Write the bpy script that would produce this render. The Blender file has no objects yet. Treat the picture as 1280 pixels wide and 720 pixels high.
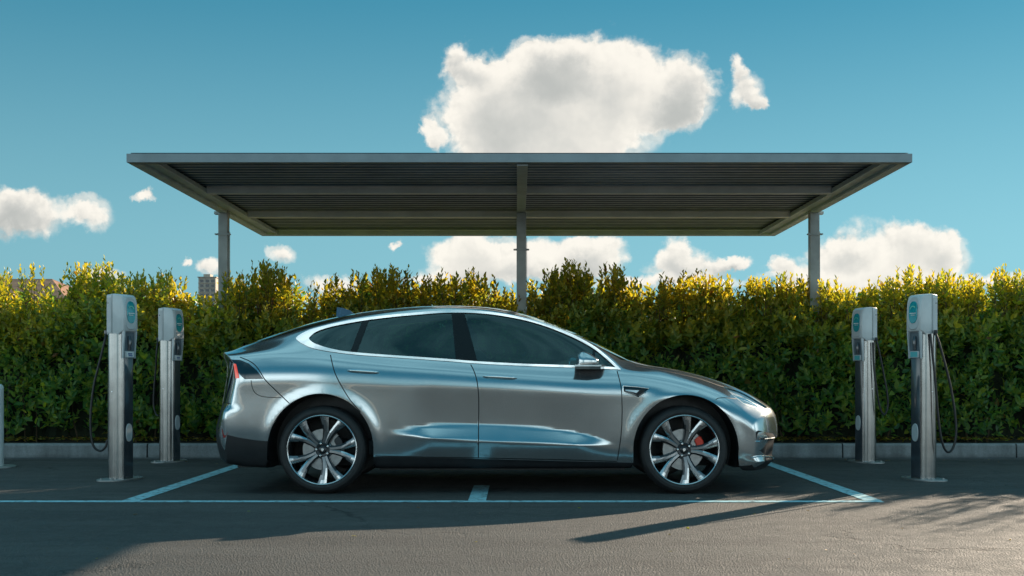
import bpy, bmesh, math, random
import numpy as np
from mathutils import Vector, Matrix
from mathutils.geometry import delaunay_2d_cdt
R = math.radians
random.seed(4); rng = np.random.default_rng(11)
scene = bpy.context.scene
C = scene.collection
F = 1413.0; CAMH = .955; VPX = 646.0; VPY = 468.0        # the photograph's focal length and horizon, in its own pixels

def link(o, parent=None):
    C.objects.link(o)
    if parent is not None: o.parent = parent
    return o
def root_loc(o):
    v = Vector((0, 0, 0))
    while o is not None:
        v += o.location; o = o.parent
    return v
def empty(name, loc, label=None, cat=None, group=None, kind=None, rz=0):
    o = bpy.data.objects.new(name, None); o.location = loc; o.rotation_euler = (0, 0, rz); o.empty_display_size = .2
    link(o); tag(o, label, cat, group, kind); return o
def tag(o, label=None, cat=None, group=None, kind=None):
    if label: o['label'] = label
    if cat: o['category'] = cat
    if group: o['group'] = group
    if kind: o['kind'] = kind
    return o
def mk(name, verts, faces, mats, parent=None, smooth=False, midx=None, normals=None, world=False, sharp=None):
    """one mesh object; world=True: coordinates are world ones and get moved into the parent's frame"""
    v = np.asarray(verts, dtype=float)
    if world and parent is not None: v = v - np.array(root_loc(parent))
    me = bpy.data.meshes.new(name)
    me.from_pydata(v.tolist(), [], [tuple(int(i) for i in f) for f in faces])
    for m in (mats if isinstance(mats, (list, tuple)) else [mats]): me.materials.append(m)
    if midx is not None: me.polygons.foreach_set('material_index', np.asarray(midx, dtype=np.int32))
    if smooth: me.polygons.foreach_set('use_smooth', [True] * len(me.polygons))
    me.update()
    if smooth and sharp is not None: me.set_sharp_from_angle(angle=R(sharp))
    if normals is not None: me.normals_split_custom_set_from_vertices([tuple(n) for n in normals])
    return link(bpy.data.objects.new(name, me), parent)

class MB:
    """collects simple solids into one mesh"""
    def __init__(s): s.v = []; s.f = []; s.m = []
    def add(s, v, f, m=0):
        b = len(s.v); s.v += [tuple(p) for p in v]; s.f += [tuple(i + b for i in q) for q in f]; s.m += [m] * len(f); return s
    def box(s, x0, x1, y0, y1, z0, z1, bev=0, m=0):
        if bev <= 0:
            v = [(x, y, z) for z in (z0, z1) for y in (y0, y1) for x in (x0, x1)]
            return s.add(v, [(0, 2, 3, 1), (4, 5, 7, 6), (0, 1, 5, 4), (2, 6, 7, 3), (0, 4, 6, 2), (1, 3, 7, 5)], m)
        bm = bmesh.new(); bmesh.ops.create_cube(bm, size=1)
        for q in bm.verts: q.co = Vector(((x0 + x1) / 2 + q.co.x * (x1 - x0), (y0 + y1) / 2 + q.co.y * (y1 - y0), (z0 + z1) / 2 + q.co.z * (z1 - z0)))
        bmesh.ops.bevel(bm, geom=bm.edges[:], offset=bev, segments=2, profile=.6, affect='EDGES')
        bm.verts.index_update()
        s.add([q.co[:] for q in bm.verts], [[q.index for q in f.verts] for f in bm.faces], m); bm.free(); return s
    def tube(s, pts, r, n=10, caps=True, m=0):
        pts = [Vector(p) for p in pts]; rr = r if isinstance(r, (list, tuple)) else [r] * len(pts)
        rings = []; up = None
        for i, p in enumerate(pts):
            d = (pts[min(i + 1, len(pts) - 1)] - pts[max(i - 1, 0)]).normalized()
            if up is None:
                up = Vector((0, 0, 1)) if abs(d.z) < .9 else Vector((1, 0, 0))
            a = (up - d * up.dot(d)).normalized(); b = d.cross(a); up = a
            rings.append([p + (a * math.cos(t) + b * math.sin(t)) * rr[i] for t in [2 * math.pi * k / n for k in range(n)]])
        v = [q for g in rings for q in g]; f = []
        for i in range(len(pts) - 1):
            for k in range(n):
                f.append((i * n + k, i * n + (k + 1) % n, (i + 1) * n + (k + 1) % n, (i + 1) * n + k))
        if caps: f.append(tuple(range(n))[::-1]); f.append(tuple((len(pts) - 1) * n + k for k in range(n)))
        return s.add(v, f, m)
    def lathe(s, prof, n=48, axis='z', loc=(0, 0, 0), m=0, a0=0, a1=2 * math.pi):
        """profile of (radius, height)"""
        full = abs(a1 - a0 - 2 * math.pi) < 1e-6; k = n if full else n + 1
        v = []
        for (r, h) in prof:
            for i in range(k):
                t = a0 + (a1 - a0) * i / n
                c, q = r * math.cos(t), r * math.sin(t)
                p = (c, q, h) if axis == 'z' else (c, h, q)
                v.append((p[0] + loc[0], p[1] + loc[1], p[2] + loc[2]))
        f = []
        for j in range(len(prof) - 1):
            for i in range(n):
                i2 = (i + 1) % k
                q = (j * k + i, j * k + i2, (j + 1) * k + i2, (j + 1) * k + i)
                f.append(q if axis == 'z' else q[::-1])
        return s.add(v, f, m)
    def prism(s, poly, z0, z1, m=0, axis='z'):
        n = len(poly)
        def P(a, b, h): return (a, b, h) if axis == 'z' else (a, h, b)
        v = [P(a, b, z0) for a, b in poly] + [P(a, b, z1) for a, b in poly]
        f = [tuple(range(n))[::-1], tuple(range(n, 2 * n))] + [(i, (i + 1) % n, (i + 1) % n + n, i + n) for i in range(n)]
        if axis != 'z': f = [q[::-1] for q in f]
        return s.add(v, f, m)
    def build(s, name, mats, parent=None, smooth=False, sharp=35, world=False):
        return mk(name, s.v, s.f, mats, parent, smooth, s.m, world=world, sharp=sharp if smooth else None)

# ---------- materials
def newmat(name):
    m = bpy.data.materials.new(name); m.use_nodes = True
    nt = m.node_tree; nt.nodes.clear()
    return m, nt
class N:
    def __init__(s, nt): s.nt = nt
    def n(s, t, **k):
        q = s.nt.nodes.new(t)
        for a, b in k.items(): setattr(q, a, b)
        return q
    def put(s, sock, v):
        if isinstance(v, bpy.types.NodeSocket): s.nt.links.new(v, sock)
        elif isinstance(v, (tuple, list)) and sock.type == 'RGBA' and len(v) == 3: sock.default_value = (*v, 1)
        else: sock.default_value = v
    def math(s, op, a, b=None, c=None, clamp=False):
        q = s.n('ShaderNodeMath', operation=op, use_clamp=clamp); s.put(q.inputs[0], a)
        if b is not None: s.put(q.inputs[1], b)
        if c is not None: s.put(q.inputs[2], c)
        return q.outputs[0]
    def vm(s, op, a, b=None, c=None):
        q = s.n('ShaderNodeVectorMath', operation=op); s.put(q.inputs[0], a)
        if b is not None: s.put(q.inputs[3 if op == 'SCALE' else 1], b)
        if c is not None: s.put(q.inputs[2], c)
        return q.outputs[1] if op in ('LENGTH', 'DOT_PRODUCT', 'DISTANCE') else q.outputs[0]
    def mix(s, f, a, b, mode='MIX'):
        q = s.n('ShaderNodeMix', data_type='RGBA', blend_type=mode); s.put(q.inputs[0], f); s.put(q.inputs[6], a); s.put(q.inputs[7], b)
        return q.outputs[2]
    def noise(s, vec, scale, detail=4, rough=.5, col=False, dist=0):
        q = s.n('ShaderNodeTexNoise'); q.inputs['Scale'].default_value = scale; q.inputs['Detail'].default_value = detail
        q.inputs['Roughness'].default_value = rough; q.inputs['Distortion'].default_value = dist
        if vec is not None: s.put(q.inputs['Vector'], vec)
        return q.outputs['Color' if col else 'Fac']
    def ramp(s, f, stops, interp='LINEAR'):
        q = s.n('ShaderNodeValToRGB'); q.color_ramp.interpolation = interp; e = q.color_ramp.elements
        while len(e) < len(stops): e.new(.5)
        for x, (p, c) in zip(e, stops):
            x.position = p; x.color = (*c, 1) if isinstance(c, (tuple, list)) else (c, c, c, 1)
        s.put(q.inputs[0], f); return q.outputs[0]
    def smooth(s, v, a, b, to0=0., to1=1.):
        q = s.n('ShaderNodeMapRange', interpolation_type='SMOOTHSTEP'); s.put(q.inputs[0], v)
        q.inputs[1].default_value = a; q.inputs[2].default_value = b; q.inputs[3].default_value = to0; q.inputs[4].default_value = to1
        return q.outputs[0]
    def coord(s, which='Object'): return s.n('ShaderNodeTexCoord').outputs[which]
    def geo(s, w='Position'): return s.n('ShaderNodeNewGeometry').outputs[w]
    def bump(s, h, strength=.3, dist=.01, normal=None):
        q = s.n('ShaderNodeBump'); s.put(q.inputs['Height'], h); q.inputs['Strength'].default_value = strength; q.inputs['Distance'].default_value = dist
        if normal is not None: s.put(q.inputs['Normal'], normal)
        return q.outputs[0]
    def pbsdf(s, **k):
        q = s.n('ShaderNodeBsdfPrincipled')
        names = dict(color='Base Color', rough='Roughness', metal='Metallic', coat='Coat Weight', coatr='Coat Roughness', normal='Normal',
                     spec='Specular IOR Level', trans='Transmission Weight', ior='IOR', emi='Emission Color', emis='Emission Strength', alpha='Alpha', aniso='Anisotropic', coatior='Coat IOR', coatn='Coat Normal')
        for a, b in k.items(): s.put(q.inputs[names[a]], b)
        return q.outputs[0]
    def out(s, sh):
        o = s.n('ShaderNodeOutputMaterial'); s.nt.links.new(sh, o.inputs[0])
def simple(name, color, rough=.5, metal=0., var=.12, scale=6, bump=0, bscale=200, coat=0, spec=.5):
    m, nt = newmat(name); g = N(nt); co = g.coord()
    nz = g.noise(co, scale, 5, .6)
    k = g.smooth(nz, .3, .7, 1 - var, 1 + var)
    col = g.vm('SCALE', color, k)
    rr = g.smooth(g.noise(co, scale * 2.3, 4, .6), .3, .7, max(rough - .06, .02), rough + .06)
    nrm = g.bump(g.noise(co, bscale, 3, .6), bump, .002) if bump else None
    kw = dict(color=col, rough=rr, metal=metal, coat=coat, spec=spec)
    if nrm is not None: kw['normal'] = nrm
    g.out(g.pbsdf(**kw)); return m
# ---------- camera
cam = bpy.data.cameras.new('camera'); co_ = bpy.data.objects.new('camera', cam); C.objects.link(co_)
co_.location = (0, 0, CAMH); co_.rotation_euler = (R(90), 0, 0)
cam.sensor_width = 36; cam.lens = 36 * F / 1280; cam.shift_x = -6 / 1280; cam.shift_y = 108 / 1280
cam.clip_start = .1; cam.clip_end = 3000
scene.camera = co_
vs = scene.view_settings; vs.view_transform = 'Standard'; vs.look = 'None'; vs.gamma = 1; vs.exposure = EXPOSURE = 1.
cy = scene.cycles; cy.max_bounces = 8; cy.diffuse_bounces = 3; cy.glossy_bounces = 4; cy.transmission_bounces = 6; cy.transparent_max_bounces = 10
cy.caustics_reflective = False; cy.caustics_refractive = False; cy.sample_clamp_indirect = 6
# ---------- sun and sky: shadows shift by (-1.97, -2.25) m per metre of height
SX, SY = 1.97, 2.25
SEL = math.atan(1 / math.hypot(SX, SY)); SAZ = math.atan2(SX, SY)
sl = bpy.data.lights.new('sun', 'SUN'); so = bpy.data.objects.new('sun', sl); C.objects.link(so)
sl.energy = 5.0; sl.angle = R(.5); sl.color = (1, .82, .63)
so.rotation_euler = Vector((SX, SY, 1)).to_track_quat('Z', 'Y').to_euler()
so.location = (20, 24, 12)
w = bpy.data.worlds.new('World'); scene.world = w; w.use_nodes = True
w.cycles.sampling_method = 'MANUAL'; w.cycles.sample_map_resolution = 512
nt = w.node_tree; nt.nodes.clear(); g = N(nt)
sky = g.n('ShaderNodeTexSky', sky_type='NISHITA'); sky.sun_disc = False; sky.sun_elevation = SEL; sky.sun_rotation = SAZ
sky.altitude = 0; sky.air_density = 1.2; sky.dust_density = .35; sky.ozone_density = 2.2
d = g.vm('NORMALIZE', g.coord('Generated'))
sep = g.n('ShaderNodeSeparateXYZ'); g.put(sep.inputs[0], d)
X, Y, Z = sep.outputs
ysafe = g.math('MAXIMUM', Y, .05)
u = g.math('MULTIPLY', g.math('DIVIDE', X, ysafe), 14.13); v = g.math('MULTIPLY', g.math('DIVIDE', Z, ysafe), 14.13)
cmb = g.n('ShaderNodeCombineXYZ'); g.put(cmb.inputs[0], u); g.put(cmb.inputs[1], v); P0 = cmb.outputs[0]
def px(a, b): return ((a - VPX) / 100, (VPY - b) / 100)
CL = [ # centre, radii in the photograph's pixels
 (700,125,118,62),(745,86,66,42),(800,105,64,46),(655,104,60,38),(612,140,55,44),(695,80,50,34),(665,170,120,46),(858,112,34,40),(845,140,42,26),
 (735,165,80,46),(568,74,20,22),(598,90,22,16),(932,112,24,22),(921,84,12,14),(945,126,14,10),(538,166,12,14),
 (38,272,50,26),(112,270,30,20),(2,262,34,24),(184,247,12,7),
 (578,312,50,22),(625,322,74,28),(712,320,58,20),(742,316,38,20),(858,332,52,20),(838,314,18,20),(912,328,26,8),(680,335,80,14),(570,345,50,14),(840,352,90,9),
 (1112,320,88,36),(1150,300,36,24),(1185,320,26,26),(1050,316,32,16),(980,332,12,14),(1080,350,110,26),(1240,352,50,12),(1010,348,40,10),
 (132,345,26,12),(355,320,18,14),(265,332,22,12),(412,358,34,12),(330,356,26,9),(229,325,8,6),(492,309,7,6),(545,350,30,8)]
def dens(P, sel):
    acc = None
    for (a, b, rx, ry) in sel:
        c = px(a, b); ix, iy = 100 / rx, 100 / ry
        q = g.vm('MULTIPLY_ADD', P, (ix, iy, 0), (-c[0] * ix, -c[1] * iy, 0))
        t = g.math('MULTIPLY_ADD', g.vm('DOT_PRODUCT', q, q), -.42, 1., clamp=True)     # puffs melt into their neighbours
        acc = g.math('MULTIPLY', t, t) if acc is None else g.math('MULTIPLY_ADD', t, t, acc)
    return acc
def noise2(vec, scale, detail, rough, col=False):
    o = g.noise(vec, scale, detail, rough, col); o.node.noise_dimensions = '2D'; return o
n1 = noise2(P0, 1.5, 8, .62, col=True)
warp = g.vm('SCALE', g.vm('SUBTRACT', n1, (.5, .5, .5)), .50)
P1 = g.vm('MULTIPLY_ADD', warp, (1, 1, 0), P0)
D0 = dens(P1, CL)
big = [c for c in CL if c[2] * c[3] > 1200]
D1 = dens(g.vm('ADD', P1, (.07, .22, 0)), big)
small = [c for c in CL if c[2] * c[3] <= 1800]
D1 = g.math('MULTIPLY_ADD', dens(g.vm('ADD', P1, (.0, .09, 0)), small), 1.7, D1)
PB = g.vm('MULTIPLY_ADD', warp, (.35, .35, 0), P0)
def billow(vec):          # rounded cauliflower heads at two sizes
    def one(sc, det): return g.math('ABSOLUTE', g.math('MULTIPLY_ADD', noise2(vec, sc, det, .5), 2., -1.))
    return g.math('MULTIPLY_ADD', one(2.3, 4), 1., g.math('MULTIPLY', one(6.5, 4), .34))
B0 = billow(PB); B1 = billow(g.vm('ADD', PB, (.035, .055, 0)))
soft = noise2(P0, .9, 4, .55)
front = g.smooth(Y, .05, .25)
edge = g.math('MULTIPLY_ADD', B0, .60, g.math('MULTIPLY_ADD', g.math('SUBTRACT', soft, .5), .4, D0))
near = g.smooth(D0, .08, .30)
wisp = g.math('MULTIPLY', near, g.smooth(g.math('SUBTRACT', g.math('MULTIPLY_ADD', D0, .7, n1.node.outputs['Fac']), .62), .0, .35))      # thin torn veils round the edges
body_ = g.math('MULTIPLY', g.smooth(edge, .30, .98), g.smooth(D0, .0, .10))
alpha = g.math('MULTIPLY', g.math('MAXIMUM', body_, g.math('MULTIPLY', wisp, .6)), g.math('MULTIPLY', front, .96))
rim_ = g.smooth(D0, .35, 1.5, 1, .10)
lift = g.math('MULTIPLY', g.math('MULTIPLY', g.math('SUBTRACT', B0, B1), 1.1), rim_)
depth = g.smooth(g.math('MULTIPLY_ADD', g.math('SUBTRACT', soft, .5), 2.6, D1), .5, 4.0)
depth = g.math('SUBTRACT', g.math('MULTIPLY_ADD', g.math('MULTIPLY', g.math('SUBTRACT', .4, B0), .22), rim_, depth), lift, clamp=True)
ccol = g.ramp(depth, [(0, (.95, .90, .81)), (.25, (.82, .785, .715)), (.6, (.64, .63, .59)), (1, (.50, .505, .48))])
# the grade of the photograph is teal: an even, clear sky with the Nishita variation held down
sk = g.n('ShaderNodeSeparateXYZ'); g.put(sk.inputs[0], sky.outputs[0])
var = g.math('POWER', g.math('MULTIPLY', sk.outputs[2], .12), .36)
el = g.smooth(Z, 0, .42)
tint = g.mix(el, (.29, .61, .70), (.028, .268, .432))
STR = .085; SKYK = 1 / 2 ** .9
skyc = g.vm('SCALE', tint, g.math('MULTIPLY', var, 1 / STR * SKYK))
nb = noise2(g.vm('MULTIPLY', d, (1, 1, 1)), 2.4, 6, .6)
back = g.math('MULTIPLY', g.math('SUBTRACT', 1.0, front), g.math('MULTIPLY', g.smooth(nb, .30, .50), g.math('MULTIPLY', g.smooth(Z, .0, .03), g.smooth(Z, .12, .32, 1, 0))))  # unseen bright cloud bank added behind the camera as fill light
over = g.math('MULTIPLY', g.smooth(Z, .50, .80), g.smooth(nb, .34, .60, .25, 1.))      # added unseen veil overhead, brighter than the sky, to fill the shade
skyc = g.mix(over, skyc, g.vm('SCALE', (.34, .68, .80), 1 / STR * SKYK))
fin = g.mix(alpha, skyc, g.vm('SCALE', ccol, 1 / STR * SKYK))
fin = g.mix(g.math('MULTIPLY', back, .8), fin, g.vm('SCALE', (1.9, 2.2, 2.25), 1 / STR * SKYK))
bg = g.n('ShaderNodeBackground'); g.put(bg.inputs[0], fin); bg.inputs[1].default_value = STR
ow = g.n('ShaderNodeOutputWorld'); nt.links.new(bg.outputs[0], ow.inputs[0])
# ---------- ground
def asphalt():
    m, nt = newmat('asphalt'); g = N(nt); p = g.geo()
    big = g.noise(p, .7, 5, .6); mid = g.noise(p, 6, 6, .65)
    v = g.n('ShaderNodeTexVoronoi'); v.inputs['Scale'].default_value = 95; g.put(v.inputs['Vector'], p)
    stone = g.smooth(v.outputs['Distance'], .1, .75, 1, 0)
    fine = g.noise(p, 240, 3, .7)
    # wheel-worn bands running along the road
    band = g.noise(g.vm('MULTIPLY', p, (.12, 1.6, 1)), 1.6, 4, .6)
    k = g.math('ADD', g.math('MULTIPLY', g.smooth(big, .3, .7), .014), g.math('MULTIPLY', g.smooth(mid, .3, .7), .012))
    k = g.math('ADD', k, g.math('MULTIPLY', g.smooth(band, .35, .65), .016))
    k = g.math('ADD', k, g.math('MULTIPLY', g.smooth(v.outputs['Color'], .2, 1.0), .022))
    k = g.math('ADD', k, .034)
    pale = g.smooth(g.noise(p, 42, 2, .5), .70, .76)
    k = g.math('ADD', k, g.math('MULTIPLY', pale, .10))
    dark = g.smooth(g.noise(p, 9, 3, .5), .66, .74)
    k = g.math('MULTIPLY', k, g.math('SUBTRACT', 1, g.math('MULTIPLY', dark, .45)))
    wv = g.vm('ADD', p, g.vm('SCALE', g.noise(p, 1.7, 6, .65, col=True), .9))
    cr = g.n('ShaderNodeTexVoronoi', feature='DISTANCE_TO_EDGE'); cr.inputs['Scale'].default_value = .42; g.put(cr.inputs['Vector'], wv)
    crack = g.math('MULTIPLY', g.smooth(cr.outputs['Distance'], .0, .011, 1, 0), g.smooth(g.noise(p, .5, 3, .5), .48, .6))
    stain = g.smooth(g.noise(g.vm('MULTIPLY', p, (1, 1.4, 1)), 1.1, 6, .62), .58, .70)
    k = g.math('MULTIPLY', k, g.math('SUBTRACT', 1, g.math('MULTIPLY', stain, .35)))
    k = g.math('MULTIPLY', k, g.math('SUBTRACT', 1, g.math('MULTIPLY', crack, .7)))
    col = g.vm('SCALE', (1.05, 1.0, .94), k)
    h = g.math('ADD', g.math('MULTIPLY_ADD', crack, -2., g.math('MULTIPLY', stone, .9)), g.math('ADD', g.math('MULTIPLY', fine, .35), g.math('MULTIPLY', mid, .5)))
    g.out(g.pbsdf(color=col, rough=g.smooth(mid, .3, .7, .62, .85), spec=.45, normal=g.bump(h, .95, .007)))
    return m
M_asph = asphalt()
mk('ground', [(-400, -400, 0), (400, -400, 0), (400, 600, 0), (-400, 600, 0)], [(0, 1, 2, 3)], M_asph)['kind'] = 'structure'
def paint_mat():
    m, nt = newmat('line_paint'); g = N(nt); p = g.geo()
    wear = g.noise(p, 14, 8, .72); fine = g.noise(p, 150, 3, .7)
    a = g.smooth(g.math('ADD', wear, g.math('MULTIPLY', fine, .25)), .60, .80)
    col = g.mix(a, (.34, .60, .66), (.06, .075, .08))
    g.out(g.pbsdf(color=col, rough=.6, normal=g.bump(fine, .5, .003))); return m
M_line = paint_mat()
def strip(name, a, b, w0, z=.004):
    a = Vector(a); b = Vector(b); d = (b - a).normalized(); s = Vector((-d.y, d.x)) * w0 / 2
    q = [a + s, a - s, b - s, b + s]
    return mk(name, [(p.x, p.y, z) for p in q], [(3, 2, 1, 0)], M_line)
def gpt(x, y):                                  # a ground point seen at a photograph pixel
    Y = F * CAMH / (y - VPY); return ((x - VPX) * Y / F, Y)
LY = F * CAMH / (627.3 - VPY)
o = strip('lane_line', (-14, LY), (gpt(1105, 628)[0], LY), .115)
tag(o, 'long pale blue line painted across the asphalt in front of the car', 'road marking', 'painted bay lines', 'thing')
l = gpt(161, 627); r_ = gpt(1094, 627)
y1 = LY + .0575
o = strip('bay_line', (l[0], y1), (l[0], 12.6), .135); tag(o, 'pale blue bay line running back behind the car, beside the left chargers', 'road marking', 'painted bay lines', 'thing')
o = strip('bay_line', (r_[0], y1), (r_[0], 12.6), .135); tag(o, 'pale blue bay line running back past the nose of the car', 'road marking', 'painted bay lines', 'thing')
m_ = gpt(596, 627); o = strip('bay_line', (m_[0], y1), (m_[0], 9.7), .135); tag(o, 'short teal line end showing beneath the middle of the car', 'road marking', 'painted bay lines', 'thing')
# ---------- kerb
def concrete(name, c, s=3):
    m, nt = newmat(name); g = N(nt); p = g.geo()
    a = g.noise(p, s, 7, .65); b = g.noise(p, 60, 4, .7)
    st = g.noise(g.vm('MULTIPLY', p, (3, 3, .6)), 2.2, 5, .6)
    low = g.n('ShaderNodeSeparateXYZ'); g.put(low.inputs[0], p); grime = g.smooth(g.math('MULTIPLY_ADD', a, .10, low.outputs[2]), .04, .11, .55, 1.)
    k = g.math('MULTIPLY', g.smooth(a, .25, .75, .78, 1.15), g.math('MULTIPLY', g.smooth(b, .3, .7, .88, 1.1), g.smooth(st, .35, .7, 1.05, .72)))
    k = g.math('MULTIPLY', k, grime)
    g.out(g.pbsdf(color=g.vm('SCALE', c, k), rough=.85, normal=g.bump(g.math('ADD', b, a), .4, .004))); return m
M_kerb = concrete('kerb_concrete', (.27, .28, .28))
kb = MB(); x = -24.0; KY = 12.87; KH = .165
while x < 24:
    L = 1.98
    bm_poly = [(KY, 0), (KY + .004, KH - .02), (KY + .022, KH), (KY + .15, KH), (KY + .15, 0)]
    vv = [(x, a, b) for a, b in bm_poly] + [(x + L - .018, a, b) for a, b in bm_poly]; n = 5
    kb.add(vv, [tuple(range(n)), tuple(range(n, 2 * n))[::-1]] + [(i, i + n, (i + 1) % n + n, (i + 1) % n) for i in range(n)])
    x += L
kb.build('kerb', M_kerb)['kind'] = 'structure'
gut = MB(); gut.box(-24, 24, KY - .16, KY - .002, .0, .008); gut.build('gutter', concrete('gutter_concrete', (.16, .165, .165)))['kind'] = 'structure'
# soil bed
def soil():
    m, nt = newmat('soil'); g = N(nt); p = g.geo(); a = g.noise(p, 8, 8, .7)
    g.out(g.pbsdf(color=g.ramp(a, [(.3, (.02, .014, .009)), (.6, (.05, .034, .02)), (.8, (.09, .06, .03))]), rough=.95, normal=g.bump(a, .8, .03))); return m
nx, ny = 240, 16; vs_ = []; 
for j in range(ny + 1):
    for i in range(nx + 1):
        x = -24 + 48 * i / nx; y = KY + .15 + 2.6 * j / ny
        vs_.append((x, y, KH - .03 + .05 * min(1, j / 3) * (1 + .8 * math.sin(x * 5.1 + y * 3)) * random.uniform(.3, 1)))
mk('planting_bed', vs_, [(j * (nx + 1) + i, j * (nx + 1) + i + 1, (j + 1) * (nx + 1) + i + 1, (j + 1) * (nx + 1) + i) for j in range(ny) for i in range(nx)], soil(), smooth=True)['kind'] = 'structure'
# ---------- shade canopy
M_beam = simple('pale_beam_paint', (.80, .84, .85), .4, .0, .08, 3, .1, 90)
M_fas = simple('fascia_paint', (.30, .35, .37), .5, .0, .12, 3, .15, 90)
M_glint = simple('beam_glint', (.85, .86, .86), .4, .3, .08, 3)  # pale colour standing for the highlights along the beams
M_can = simple('grey_steel', (.62, .74, .80), .45, .0, .12, 3, .15, 90)
M_canpost = simple('post_steel', (.34, .35, .33), .5, .1, .15, 4, .15, 90)
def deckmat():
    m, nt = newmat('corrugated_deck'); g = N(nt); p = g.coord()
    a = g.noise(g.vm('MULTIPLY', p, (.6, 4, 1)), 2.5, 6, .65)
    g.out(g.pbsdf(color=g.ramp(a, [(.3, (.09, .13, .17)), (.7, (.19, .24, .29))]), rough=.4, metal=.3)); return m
YF, YB, XL, XR, HB = 10.9, 15.5, -3.765, 3.815, CAMH + 2.045     # front and back edge, left and right edge, underside height
HT = HB + .085
can = empty('shade_canopy', ((XL + XR) / 2, 13.75, 0), 'flat grey metal shade canopy on three posts rising behind the hedge over the car', 'canopy')
SLOPE = .0325; TAP = .0158          # falls and narrows to the rear, shaped this way so sun reaches the hedge
def warp_(o):
    rl = root_loc(can)
    for v in o.data.vertices:
        w_ = v.co + rl; t_ = w_.y - YF
        w_.z -= SLOPE * t_; w_.x *= 1 - TAP * t_
        v.co = w_ - rl
    return o
def cbox(name, x0, x1, y0, y1, z0, z1, mat=None, bev=.004, lab=None):
    o = warp_(MB().box(x0, x1, y0, y1, z0, z1, bev).build(name, mat or M_can, can, world=True))
    if lab: o['label'] = lab
    return o
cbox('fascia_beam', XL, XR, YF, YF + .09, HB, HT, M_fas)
cbox('fascia_beam', XL, XR, YB - .09, YB, HB, HT)
cbox('side_beam', XL, XL + .10, YF + .092, YB - .092, HB, HT)
cbox('side_beam', XR - .10, XR, YF + .092, YB - .092, HB, HT)
for xa, xb in ((XL + .102, XL + .24), (XR - .24, XR - .102)):
    cbox('soffit_plate', xa, xb, YF + .092, YB - .092, HB + .03, HB + .045)
for xa in (XL + .242, XR - .262): cbox('inner_rail', xa, xa + .02, YF + .11, YB - .11, HB + .006, HB + .055)
XM = .055
for yy in (12.45, 13.98):
    for xa, xb in ((XL + .265, XM - .056), (XM + .056, XR - .265)):
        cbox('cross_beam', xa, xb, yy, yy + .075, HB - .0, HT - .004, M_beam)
        cbox('cross_beam_flange', xa, xb, yy + .077, yy + .15, HB + .055, HB + .065)
        cbox('beam_glint_strip', xa, xb, yy - .010, yy - .001, HT - .032, HT - .012, M_glint, 0)  # added strip, pale in place of the highlight on the beam
for yy in (YF + .094, YB - .2):
    cbox('deck_angle', XL + .265, XR - .265, yy, yy + .05, HB + .048, HB + .06)
cbox('centre_beam', XM - .053, XM + .053, YF + .095, YB - .095, HB - .012, HT - .002)
# corrugated decking: ribs run along the length
v = []; f = []; ys = []
yy = YF + .05
while yy < YB - .06:
    ys += [(yy, HB + .10), (yy + .045, HB + .10), (yy + .06, HB + .075), (yy + .10, HB + .075), (yy + .115, HB + .10)]; yy += .125
rib = [1 if ys[i][1] == ys[i + 1][1] == HB + .075 else 0 for i in range(len(ys) - 1)]  # rib undersides coloured paler in place of the light they catch
for (a, b) in ys: v += [(XL + .02, a, b), (XR - .02, a, b)]
for i in range(len(ys) - 1): f.append((2 * i, 2 * i + 1, 2 * i + 3, 2 * i + 2))
n0 = len(v)
v += [(a, b, c + .003) for a, b, c in v]; f += [tuple(q + n0 for q in t[::-1]) for t in f[:]]
cbox('beam_glint_strip', XL + .265, XR - .265, YB - .098, YB - .092, HT - .022, HT - .010, M_glint, 0)
warp_(mk('roof_deck', v, f, [deckmat(), simple('rib_face_lit', (.40, .47, .54), .4, .1, .15, 5)], can, midx=rib + [0] * (len(f) - len(rib)), world=True))
for i, (X_, top) in enumerate(((-3.555, HB - .012), (XM, HB - .102), (3.605, HB - .012))):
    Yp = 13.72 if i != 1 else 13.6
    mb = MB(); mb.box(X_ - .058, X_ + .058, Yp - .05, Yp + .05, 0.1, top, .008)
    mb.box(X_ + .062, X_ + .068, Yp - .03, Yp + .03, 0.1, top - .3, .001)
    p = mb.build('post', M_canpost, can, world=True)
    br = MB()
    for zz in ((HB - .55, ) if i == 1 else (HB - .35,)):
        br.box(X_ - .075, X_ + .078, Yp - .058, Yp - .052, zz - .012, zz + .012, .002)
        for q in (-1, 1): br.tube([(X_ + q * .085, Yp - .075, zz), (X_ + q * .085, Yp - .03, zz)], .010, 8)
    br.build('post_bracket', M_canpost, p, world=True)
    if i != 1:
        mb = MB(); sx = XL + .1 if i == 0 else XR - .1
        mb.box(min(sx, X_ + .04), max(sx, X_ - .04), Yp - .04, Yp + .04, HB - .105, HB - .07, .003); mb.build('post_arm', M_canpost, can, world=True)
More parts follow.
